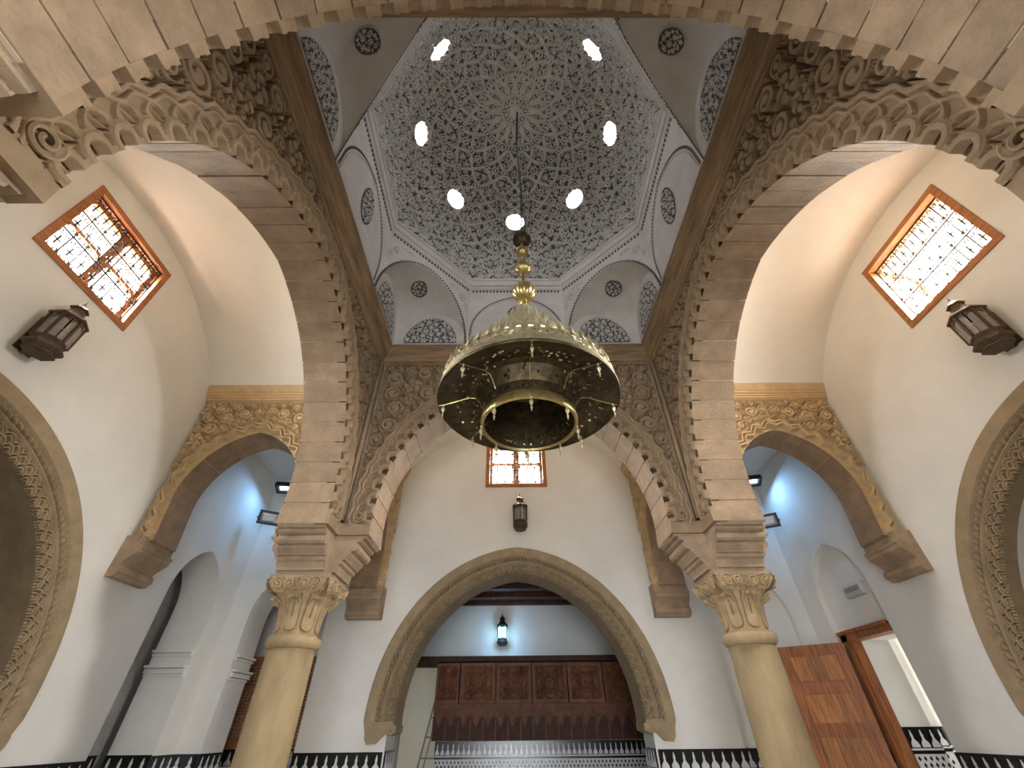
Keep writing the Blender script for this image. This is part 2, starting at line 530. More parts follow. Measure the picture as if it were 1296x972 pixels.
# ---- barrel vaults over the four arms (segmental, local x along the wall)
def vault(name, end, rz):
    R, zc = 2.83, 4.09
    hw = 2.34
    n = 30
    P = []
    a0 = math.asin(hw / R)
    for i in range(n + 1):
        a = -a0 + 2*a0*i/n
        P.append((R*math.sin(a), zc + R*math.cos(a)))
    v = []; f = []
    ys = [FACE + 0.35, end + 0.02]
    for k, rr in enumerate((0, 0.25)):
        for y in ys:
            for x, z in P:
                s_ = (R + rr) / R
                v.append((x*s_, y, zc + (z - zc)*s_))
    m = n + 1
    for i in range(n):
        f.append((i, i+1, m+i+1, m+i)); f.append((2*m+i, 3*m+i, 3*m+i+1, 2*m+i+1))
        f.append((i, 2*m+i, 2*m+i+1, i+1)); f.append((m+i, m+i+1, 3*m+i+1, 3*m+i))
    f.append((0, m, 3*m, 2*m)); f.append((n, 2*m+n, 3*m+n, m+n))
    o = obj(name, mesh_data(name, v, f, M['vault'], smooth=False), None, rot=(0, 0, rz))
    smooth_by_angle(o, 30)
    return tag(o, kind='structure')
vault('ceiling_left', XW, PI/2); vault('ceiling_right', XW, -PI/2); vault('ceiling_back', YB, 0); vault('ceiling_front', YB, PI)

# ---- corner bays: ceilings, and plain walls on the side behind the viewer
k = 0
for sx in (-1, 1):
    for sy in (-1, 1):
        xa, xb = sorted((sx*OUT, sx*(XW+0.02))); ya, yb = sorted((sy*OUT, sy*(YB+0.02)))
        tag(MB().box(xa, xb, ya, yb, 5.62, 5.86).build('ceiling_corner_%s_%s' % ('left' if sx < 0 else 'right', 'front' if sy < 0 else 'back'), M['plaster']), kind='structure')
for sx, nm in ((-1, 'left'), (1, 'right')):
    xa, xb = sorted((sx*OUT, sx*XW))
    tag(MB().box(xa, xb, -OUT, -FACE, 0, 5.88).build('wall_front_arm_%s' % nm, M['plaster']), kind='structure')

# blind arches: the recess is cut into the wall and closed by a backing slab (the one on the right holds the door)
tag(MB().box(3.0, XW+.1, YB+.09, YB+WT, 0, 4.1).build('wall_back_recess', M['plaster']), kind='structure')
tag(obj('wall_right_recess', slab_data('wall_right_recess', [(-3.2, 0), (-3.2, 4.1), (-4.7, 4.1), (-4.7, 0)] + DOOR_HOLE[::-1], [], XW+.08, XW+WT-.01, M['plaster']), rot=(0, 0, -PI/2)), kind='structure')

# ---- rooms beyond the openings
def room(name, x0, x1, y0, y1, z1, mat, skip=()):
    mb = MB(); t = 0.15
    if 'x0' not in skip: mb.box(x0-t, x0, y0, y1, 0, z1)
    if 'x1' not in skip: mb.box(x1, x1+t, y0, y1, 0, z1)
    if 'y0' not in skip: mb.box(x0, x1, y0-t, y0, 0, z1)
    if 'y1' not in skip: mb.box(x0, x1, y1, y1+t, 0, z1)
    if 'z1' not in skip: mb.box(x0, x1, y0, y1, z1, z1+t)
    return tag(mb.build(name, M[mat]), kind='structure')
room('wall_side_room_left', -8.2, -XW-WT, -2.9, 2.9, 4.7, 'plank', ('x1',))
room('wall_side_room_right', XW+WT, 8.2, -2.9, 2.9, 4.7, 'plaster', ('x0', 'z1'))
tag(MB().box(XW+WT, 8.2, -2.9, 1.9, 4.7, 4.85).box(XW+WT, 8.2, 2.3, 2.9, 4.7, 4.85).build('ceiling_side_room_right', M['plaster']), kind='structure')  # gap left in this unseen ceiling so sky light brightens the room
room('wall_passage_left', -5.62, -XW-WT, 3.1, 4.9, 4.4, 'concrete', ('x1',))
room('wall_back_passage_left', -5.35, -3.0, YB+WT, 6.46, 4.4, 'plaster', ('y0',))
room('wall_corridor_right', XW+WT, 6.0, 3.05, 4.80, 3.3, 'plaster', ('x0', 'x1'))
tag(MB().box(6.0, 7.9, 3.05, 5.3, 3.3, 3.45).box(6.0, 7.9, 2.9, 3.05, 0, 3.45).build('ceiling_sky_shade', M['plaster']), kind='structure')  # unseen roof and side wall added to keep sky light off the corridor
tag(MB().box(6.0, 9.0, 5.15, 5.3, 0, 4.2).build('wall_courtyard', M['plaster']), kind='structure')
# unseen enclosure added behind the viewer to cut sky light, one opening left
def front_light_block():
    mb = MB()
    mb.box(-2.95, -2.80, -7.0, -YB-WT, 0, 4.7).box(2.80, 2.95, -7.0, -YB-WT, 0, 4.7).box(-2.95, 2.95, -7.15, -YB-WT, 4.7, 4.85)
    mb.box(-2.95, -0.7, -7.15, -7.0, 0, 4.7).box(0.7, 2.95, -7.15, -7.0, 0, 4.7).box(-0.7, 0.7, -7.15, -7.0, 2.5, 4.7)
    tag(mb.build('wall_light_block', M['plaster']), kind='structure')
front_light_block()
# alcove behind the back arch: white wall over the woodwork, doorway at its left
ALC = 8.2
def alcove():
    mb = MB()
    mb.box(-2.95, -2.80, YB+WT, ALC, 0, 4.05); mb.box(3.4, 3.55, YB+WT, ALC, 0, 4.05)
    mb.box(-2.95, 3.55, ALC, ALC+0.15, 2.74, 4.2)
    mb.box(-1.66, 3.55, ALC, ALC+0.15, 0, 2.74)
    mb.box(-2.95, -2.42, ALC, ALC+0.15, 0, 2.74)
    mb.box(-3.2, 3.6, YB+WT+0.001, YB+WT+0.05, 4.06, 4.3)
    tag(mb.build('wall_alcove', M['plaster']), kind='structure')
    tag(MB().box(-3.4, 0.5, 10.2, 10.35, 0, 3.2).box(-3.4, -3.2, ALC+.15, 10.2, 0, 3.2).box(0.4, .5, ALC+.15, 10.2, 0, 3.2).box(-3.4, .5, ALC+.15, 10.35, 3.2, 3.3).build('wall_ladder_room', M['vault']), kind='structure')
    ce = bpy.data.objects.new('ceiling_alcove', None); link(ce); tag(ce, kind='structure')
    n = 11
    for i in range(n):
        x0 = -2.8 + 6.2*i/n
        MB().bev(x0+.01, x0+6.2/n-.01, YB+WT, ALC, 4.02, 4.1, .0).build('plank', M['cedar'], ce)
    for i in range(4):
        y = YB+WT+.3 + i*.72
        MB().box(-2.8, 3.4, y, y+.12, 3.92, 4.02).build('ceiling_beam', M['cedar_dark'], ce)
    MB().box(-2.95, 3.55, YB+WT, ALC+.1, 4.1, 4.16).build('ceiling_board', M['cedar_dark'], ce)
alcove()

# ------------------------------------------------------------------ the four large carved arches
PITCH_N = 15
def border_h(P):
    def f(s, r):
        x = wrap(s, P)
        H = np.full(s.shape, 0.42)
        # row C: two waving ribbons
        for base, hgt, hw_ in ((0.222, 0.85, 0.012), (0.270, 1.0, 0.017)):
            rc = base + 0.017 * np.cos(2*PI*x/P)
            H = np.maximum(H, np.clip((hw_ + 0.006 - np.abs(r-rc))/0.008, 0, 1)*hgt)
        # row B: hooded leaves, half a pitch along
        xb = wrap(s + P/2, P)
        d2 = np.hypot(xb, (r-0.105))
        hood = (r > 0.085) & (d2 < 0.098) & (r < 0.205)
        H = np.where(hood, 0.78, H)
        alm = np.abs(xb + 0.25*(r-0.14)) < 0.048*np.sqrt(np.clip(1-((r-0.142)/0.048)**2, 0, 1))
        H = np.where(hood & alm, 0.05, H)
        H = np.where(hood & alm & (np.abs(xb + 0.9*(r-0.14)) < 0.010), 0.62, H)
        # row A: horseshoe scales with a deep niche that notches the edge of the arch
        d = np.hypot(x, np.maximum(r-0.035, 0))
        rowA = (r < 0.035) | (d < 0.098)
        H = np.where(rowA, np.where(d > 0.085, 0.86, 1.0), H)
        H = np.where((r < 0.035) & (np.abs(x) > 0.088), 0.9, H)
        H = np.where(d < 0.050, 0.0, H)
        H = np.where(r > 0.296, np.maximum(H, 0.3), H)
        return H
    return f

GROUND, DEPTH = FACE + 0.115, 0.125
B_GROUND, B_DEPTH = FACE + 0.005, 0.068      # the lobed border stands proud of the spandrel
R_L = LHW + LE
PH0 = math.asin((3.64 - LZ0) / R_L)
PH_SPR = math.asin((SPR - LZ0) / R_L)
L_half = R_L * (math.acos(LE / R_L) - PH0)
def large_arch_meshes():
    D = {}
    P = L_half / (PITCH_N + 0.5)
    rhos = np.linspace(0, 0.30, 58)
    nf = 640
    D['border_r'], _ = strip_data('carved_border', border_h(P), LHW, LE, LZ0, PH0, rhos, nf, B_GROUND, B_DEPTH, M['carved'], 1, outer_y=GROUND)
    D['border_l'], _ = strip_data('carved_border', border_h(P), LHW, LE, LZ0, PH0, rhos, nf, B_GROUND, B_DEPTH, M['carved'], -1, outer_y=GROUND)
    cell = 0.0066
    x0, x1, z0, z1 = 0.0, 2.236, 3.70, 6.40
    rho = lambda x, z: arch_rho(x, z, LHW, LE, LZ0)
    def mask(x, z): return (rho(x, z) > 0.31) & (x > 0.03) & (x < 2.215) & (z < 6.38) & (z > 3.75)
    H = arabesque(mask, x0, x1, z0, z1, cell, 0.150, 0.022, 0.0150, 11, 1600)
    nz, nx = H.shape
    X, Z = np.meshgrid(x0 + np.arange(nx)*cell, z0 + np.arange(nz)*cell)
    H[(rho(X, Z) < 0.305)] = 0
    H[(X > 2.205)] = 0.9; H[(Z > 6.375)] = 0.8
    H = np.clip(H, 0, 1)
    keep = (rho(X, Z) > 0.285)
    put = lambda x, z, h: (x, GROUND - h*DEPTH, z)
    D['sp_r'] = relief_data('carved_spandrel', H, keep, x0, z0, cell, put, M['carved'])
    D['sp_l'] = relief_data('carved_spandrel', H, keep, x0, z0, cell, put, M['carved'], mirror=True)
    foot = arch_poly(LHW, LE, LZ0, SPR, 40)
    outline = [(2.30, SPR), (2.30, 7.05), (-2.30, 7.05), (-2.30, SPR)] + [(x*1.004, z+0.006) if z > LZ0 else (x+math.copysign(.008, x), z) for x, z in foot][::-1]
    D['core'] = slab_data('spandrel_wall', outline, [], GROUND + 0.002, OUT - 0.01, M['mortar'])
    # plain block under each scroll, with the scroll itself
    for nm, sd in (('foot_r', 1), ('foot_l', -1)):
        mb = MB()
        c = [arc_pt(1, LHW, LE, LZ0, PH_SPR + (PH0-PH_SPR)*i/4) for i in range(5)]
        poly = c + [(2.30, 3.66), (2.30, SPR)]
        mb.prism(poly, lambda p: (sd*p[0], FACE-.045, p[1]), lambda p: (sd*p[0], GROUND+.01, p[1]))
        poly = [(1.915, 3.66), (2.24, 3.66), (2.24, 3.82), (1.93, 3.82)]
        D[nm] = mb.data('springer_block', M['carved'])
        t = np.linspace(0, 1, 40)
        sp = [(sd*(2.06 + (0.085-0.07*q)*math.cos(2.2 + 11*q)), FACE-.055, 3.735 + (0.085-0.07*q)*math.sin(2.2 + 11*q)) for q in t]
        D[nm+'s'] = MB().tube(sp, 0.014, 6).data('scroll', M['carved'])
    # voussoirs
    D['v'] = []
    n = 13
    pa = math.acos(LE / R_L)
    gap = 0.006 / R_L
    for side in (1, -1):
        for i in range(n):
            a, b = PH_SPR + (pa-PH_SPR)*i/n, PH_SPR + (pa-PH_SPR)*(i+1)/n
            m = 4
            jit = random.uniform(-0.004, 0.004)
            inn = [arc_pt(side, LHW, LE, LZ0, a+gap+(b-a-2*gap)*k_/m, jit) for k_ in range(m+1)]
            out = [arc_pt(side, LHW, LE, LZ0, a+gap+(b-a-2*gap)*k_/m, 0.30) for k_ in range(m+1)][::-1]
            poly = inn + out
            if side < 0: poly = poly[::-1]
            y0 = B_GROUND; y1 = OUT + 0.01
            mb = MB()
            mb.prism(poly, lambda p: (p[0], y0, p[1]), lambda p: (p[0], y1, p[1]))
            D['v'].append(mb.data('voussoir', M['stone']))
    return D
LA = large_arch_meshes()
ARCH_GROUP = 'large carved arches round the dome bay'
for lab, loc, rz in (
    ('tall carved sandstone arch under the far side of the dome, behind the chandelier', (0, 0, 0), 0),
    ('tall carved sandstone arch on the left of the dome bay, before the left window', (0, -0.04, 0), PI/2),
    ('tall carved sandstone arch on the right of the dome bay, before the right window', (0, -0.04, 0), -PI/2),
    ('nearest sandstone arch overhead, its plain underside with toothed edge crossing the top', (0, -0.05, 0), PI)):
    t = thing('stone_arch', lab, 'arch', loc, rz, ARCH_GROUP)
    if abs(rz) == PI/2: t.scale = (1.02, 1, 1)
    obj('spandrel_wall', LA['core'], t)
    for d in LA['v']: obj('voussoir', d, t)
    for key, nm in (('border_r', 'carved_border'), ('border_l', 'carved_border'), ('sp_r', 'carved_spandrel'), ('sp_l', 'carved_spandrel'), ('foot_r', 'springer_block'), ('foot_l', 'springer_block')):
        p_ = obj(nm, LA[key], t)
        if key.startswith('foot'): obj('scroll', LA[key+'s'], p_)

# ------------------------------------------------------------------ smaller arches between the arms and the corner bays
AHW, AE, AZ0 = 0.80, 0.20, 4.12
AR = AHW + AE
def arm_arch_meshes():
    D = {}
    ph = math.asin((SPR - AZ0) / AR)
    ph0 = ph + 0.02
    L = AR * (math.acos(AE/AR) - ph0)
    P = L / 9.5
    def zig(s, r):
        x = wrap(s, P)
        tri = np.abs(x) / (P/2)
        H = np.full(s.shape, 0.12)
        for base, h_ in ((0.030, 1.0), (0.090, 0.85)):
            rc = base + 0.072*tri
            H = np.maximum(H, np.clip((0.019 - np.abs(r-rc))/0.006, 0, 1)*h_)
        return H
    rhos = np.linspace(0, 0.19, 38)
    G, DP = 0.105, 0.105
    D['b'] = [strip_data('carved_border', zig, AHW, AE, AZ0, ph0, rhos, 330, G, DP, M['golden'], s_)[0] for s_ in (1, -1)]
    cell = 0.006
    x0, x1, z0, z1 = 0.0, 1.04, SPR, 5.63
    rho = lambda x, z: arch_rho(x, z, AHW, AE, AZ0)
    mask = lambda x, z: (rho(x, z) > 0.19) & (x > 0.02) & (x < 0.985) & (z < 5.60) & (z > SPR+.05)
    H = arabesque(mask, x0, x1, z0, z1, cell, 0.105, 0.018, 0.0115, 5, 1600)
    nz, nx = H.shape
    X, Z = np.meshgrid(x0 + np.arange(nx)*cell, z0 + np.arange(nz)*cell)
    H[rho(X, Z) < 0.185] = 0; H[Z > 5.605] = 1
    keep = rho(X, Z) > 0.18
    put = lambda x, z, h: (x, G - h*DP*0.95, z)
    D['s'] = [relief_data('carved_spandrel', H, keep, x0, z0, cell, put, M['golden'], mirror=mi) for mi in (False, True)]
    foot = arch_poly(AHW, AE, AZ0, SPR, 20, 0.006)
    D['core'] = slab_data('spandrel_wall', [(1.04, SPR), (1.04, 5.90), (-1.04, 5.90), (-1.04, SPR)] + foot[::-1], [], G+.002, 0.55, M['mortar'])
    D['v'] = []
    n = 5; pa = math.acos(AE/AR); gap = 0.003/AR
    for side in (1, -1):
        for i in range(n):
            a, b = ph + (pa-ph)*i/n, ph + (pa-ph)*(i+1)/n
            m = 5
            inn = [arc_pt(side, AHW, AE, AZ0, a+gap+(b-a-2*gap)*q/m) for q in range(m+1)]
            out = [arc_pt(side, AHW, AE, AZ0, a+gap+(b-a-2*gap)*q/m, 0.14) for q in range(m+1)][::-1]
            poly = inn + out
            if side < 0: poly = poly[::-1]
            D['v'].append(MB().prism(poly, lambda p: (p[0], G+.003, p[1]), lambda p: (p[0], 0.56, p[1])).data('voussoir', M['stone']))
    prof = [(0.10, 5.63), (-0.01, 5.63), (-0.015, 5.66), (-0.03, 5.67), (-0.03, 5.70), (-0.045, 5.71), (-0.045, 5.74), (-0.06, 5.76), (-0.075, 5.80), (-0.085, 5.83), (-0.085, 5.88), (-0.02, 5.90), (0.10, 5.90)]
    D['c'] = MB().sweep(prof, lambda a, b: [(-1.04, a, b), (1.04, a, b)]).data('cornice', M['golden'])
    return D
# corbel / impost moulding: projects along -y from 0, local z absolute
MOULD = [(0.0, 3.03), (0.06, 3.03), (0.075, 3.05), (0.075, 3.085), (0.11, 3.09), (0.11, 3.115), (0.13, 3.17), (0.165, 3.19), (0.165, 3.225), (0.20, 3.235), (0.20, 3.25),
         (0.225, 3.275), (0.25, 3.30), (0.25, 3.325), (0.30, 3.335), (0.325, 3.36), (0.33, 3.385), (0.325, 3.41), (0.30, 3.43), (0.33, 3.44), (0.355, 3.455), (0.355, 3.48), (0.40, 3.485), (0.415, 3.51), (0.0, 3.51)]
CORB = [(-.05, 3.06), (0.10, 3.06), (0.13, 3.10), (0.155, 3.11), (0.155, 3.17), (0.12, 3.19), (0.12, 3.21), (0.15, 3.25), (0.20, 3.29), (0.255, 3.33), (0.255, 3.37), (0.275, 3.39), (0.275, 3.41), (0.235, 3.43), (0.225, 3.53), (-.05, 3.53)]
AA = arm_arch_meshes()
for lab, loc, rz, wall in (
    ('small golden carved arch beside the left wall, opening to the blue-lit corner', (-3.87, FACE-.02, 0), 0, -1),
    ('small golden carved arch beside the right wall, opening to the corner with the door', (3.87, FACE-.02, 0), 0, 1),
    ('small carved arch seen edge-on left of the far window', (-FACE+.02, 3.915, 0), PI/2, 1),
    ('small carved arch seen edge-on right of the far window', (FACE-.02, 3.915, 0), -PI/2, -1)):
    t = thing('arm_arch', lab, 'arch', loc, rz, 'small arches between the arms and the corners')
    obj('spandrel_wall', AA['core'], t)
    for d in AA['v']: obj('voussoir', d, t)
    for d in AA['b']: obj('carved_border', d, t)
    for d in AA['s']: obj('carved_spandrel', d, t)
    obj('cornice', AA['c'], t)
    u0 = wall * 1.02
    MB().sweep([(u0 - wall*a, b) for a, b in CORB], lambda a, b: [(a, 0.0, b), (a, 0.58, b)]).build('corbel', M['impost'], t)

# ------------------------------------------------------------------ columns with capitals and moulded imposts
CC = 2.575
def column_meshes():
    D = {}
    r = 0.245
    D['base'] = MB().lathe([(0.36, 0), (0.36, 0.16), (0.34, 0.18), (0.34, 0.22), (0.30, 0.26), (0.27, 0.30), (0.26, 0.34)], 28).data('base', M['column'])
    D['shaft'] = MB().lathe([(r+.012, 0.30), (r+.01, 0.9), (r+.004, 1.6), (r, 2.36)], 32).data('shaft', M['column'], True)
    D['astragal'] = MB().lathe([(r, 2.34), (r+.02, 2.35), (r+.04, 2.38), (r+.047, 2.41), (r+.04, 2.44), (r+.015, 2.46), (r-.01, 2.465)], 32).data('astragal', M['capital'], True)
    # fluted bell: slim body, square-ish flare at the top
    v = []; n = 240
    zs = [2.45, 2.55, 2.65, 2.74, 2.80, 2.85, 2.90, 2.96, 3.035]
    rad = [0.225, 0.228, 0.236, 0.252, 0.268, 0.288, 0.312, 0.325, 0.325]
    sq = [0, 0, 0.02, 0.06, 0.15, 0.35, 0.75, 0.95, 1.0]
    zz_ = list(np.linspace(2.45, 2.86, 64)) + [2.90, 2.96, 3.035]
    for z in zz_:
        rr = float(np.interp(z, zs, rad)); s_ = float(np.interp(z, zs, sq))
        for i in range(n):
            a = 2*PI*i/n
            c_, q = math.cos(a), math.sin(a)
            k_ = (1-s_) + s_ / max(abs(c_), abs(q))
            k_ = min(k_, 1.30 if s_ > .5 else 9)
            # eight tall tongues: raised body, sunk outline, narrow central slot
            x = ((a + PI/2 + PI/8) % (PI/4) - PI/8)*rr
            hw_ = 0.070
            dd = (hw_-abs(x)) if z > 2.56 else hw_ - math.hypot(x, z-2.56)
            h = 0.0
            if z < 2.86:
                h = -0.016 if abs(dd) < 0.0075 else (0.012 if dd > 0 else 0.0)
                if abs(x) < 0.0065 and z > 2.63: h = -0.012
            v.append(((rr*k_+h)*c_, (rr*k_+h)*q, z))
    f = []
    for j in range(len(zz_)-1):
        for i in range(n):
            f.append((j*n+i, j*n+(i+1) % n, (j+1)*n+(i+1) % n, (j+1)*n+i))
    f.append(tuple(range(n))[::-1]); f.append(tuple((len(zz_)-1)*n+i for i in range(n)))
    D['bell'] = mesh_data('bell', v, f, M['capital'])
    # long tongue leaf with a raised rim and curling tip
    def leaf():
        mb = MB()
        ww = 0.066
        rim = []
        for i in range(13):
            a = PI + PI*i/12
            rim.append((ww*math.cos(a), 2.555 + ww*math.sin(a)))
        path = [(-ww, 2.83), (-ww, 2.70)] + rim + [(ww, 2.70), (ww, 2.83)]
        def R_(z): return np.interp(z, zs, rad) + 0.004
        # curled hood
        rows = []
        for j in range(7):
            t_ = j/6
            yy = -R_(2.80) - 0.085*math.sin(t_*PI*0.62)
            zz = 2.795 + 0.085*t_ - 0.05*max(0, t_-.6)*2
            wd = ww*(0.95 - 0.25*t_*t_)
            rows.append([(wd*math.cos(PI*q/6), yy + 0.02*(math.sin(PI*q/6)-1)*1.0, zz - 0.035*(1-math.sin(PI*q/6))) for q in range(7)])
        vv = [p for r_ in rows for p in r_]
        ff = [(j*7+i, j*7+i+1, (j+1)*7+i+1, (j+1)*7+i) for j in range(6) for i in range(6)]
        b0 = len(vv)
        vv2 = [(x*0.8, y+0.025, z-0.005) for x, y, z in vv]
        ff += [tuple(q+b0 for q in f_[::-1]) for f_ in ff[:36]]
        for j in range(6):
            ff.append((j*7, j*7+b0, (j+1)*7+b0, (j+1)*7)); ff.append((j*7+6, (j+1)*7+6, (j+1)*7+6+b0, j*7+6+b0))
        ff.append(tuple(range(42, 49))[::1] + tuple(range(48+b0, 41+b0, -1)))
        mb.add(vv+vv2, ff)
        return mb.data('tongue_leaf', M['capital'])
    D['leaf'] = leaf()
    # foliage of the upper block: a relief panel for each face
    cell = 0.0048
    x0, x1, z0, z1 = -0.325, 0.325, 2.865, 3.03
    mask = lambda x, z: (np.abs(x) < 0.31) & (z > 2.875 + 0.0*x) & (z < 3.022)
    H = arabesque(lambda x, z: mask(x, z) & (x > 0.0), x0, x1, z0, z1, cell, 0.068, 0.014, 0.0085, 3, 900)
    H = np.maximum(H, H[:, ::-1])
    nz, nx = H.shape
    X, Z = np.meshgrid(x0 + np.arange(nx)*cell, z0 + np.arange(nz)*cell)
    keep = np.ones_like(H, bool)
    put = lambda x, z, h: (x*(1-0.25*np.clip((2.96-z)/.1, 0, 1)), -(np.interp(z, zs, rad) + 0.004 + 0.045*h + 0.02*np.clip((np.abs(x)-.2)/.1, 0, 1)), z)
    D['fol'] = relief_data('carved_foliage', H, keep, x0, z0, cell, put, M['capital'])
    D['abacus'] = MB().box(-.335, .335, -.335, .335, 3.015, 3.055).box(-.315, .315, -.315, .315, 3.0, 3.02).data('abacus', M['impost'])
    D['pier'] = MB().box(-.265, .265, -.265, .265, 3.05, 3.75).data('pier_core', M['impost'])
    D['pier2'] = MB().box(-.21, .27, -.21, .27, 3.75, 7.0).data('pier_upper', M['impost'])
    D['mould'] = MB().sweep(MOULD, lambda a, b: [(-.277, -.255-a, b), (.277, -.255-a, b)]).data('impost_moulding', M['impost'])
    D['mould_short'] = MB().sweep([(a*.65, b) for a, b in MOULD], lambda a, b: [(-.277, -.255-a, b), (.277, -.255-a, b)]).data('impost_moulding', M['impost'])
    D['roll'] = MB().tube([(-.30, -.30, 3.70), (-.30, -.30, 6.42)], 0.036, 10).data('corner_roll', M['carved'], True)
    return D
CM = column_meshes()
for lab, sx, sy in (
    ('ochre stone column with carved capital standing left of the back arch', -1, 1),
    ('ochre stone column with carved capital beside the open brown door', 1, 1),
    ('near column whose moulded impost shows at the left edge under the toothed arch', -1, -1),
    ('near column whose impost meets the toothed arch at the right edge', 1, -1)):
    t = thing('stone_column', lab, 'column', (sx*CC, sy*CC - (0.09 if sy < 0 else 0), 0), 0, 'columns carrying the dome bay')
    obj('base', CM['base'], t); obj('shaft', CM['shaft'], t); obj('astragal', CM['astragal'], t)
    cap = obj('capital', CM['bell'], t)
    for i in range(8): obj('tongue_leaf', CM['leaf'], cap, rot=(0, 0, i*PI/4))
    for i in range(4): obj('carved_foliage', CM['fol'], cap, rot=(0, 0, i*PI/2))
    obj('abacus', CM['abacus'], t)
    obj('pier_core', CM['pier'], t); obj('pier_upper', CM['pier2'], t, rot=(0, 0, {(1, 1): 0, (-1, 1): PI/2, (-1, -1): PI, (1, -1): -PI/2}[(sx, sy)]))
    obj('corner_roll', CM['roll'], t, rot=(0, 0, {(1, 1): 0, (-1, 1): PI/2, (-1, -1): PI, (1, -1): -PI/2}[(sx, sy)]))
    for i in range(4):
        a = i*PI/2          # i=0 faces -y, 1 faces +x, 2 faces +y, 3 faces -x
        dx, dy = ((0, -1), (1, 0), (0, 1), (-1, 0))[i]
        inner = (dx != 0 and dx == -sx) or (dy != 0 and dy == -sy)
        obj('impost_moulding', CM['mould'] if inner else CM['mould_short'], t, rot=(0, 0, a))

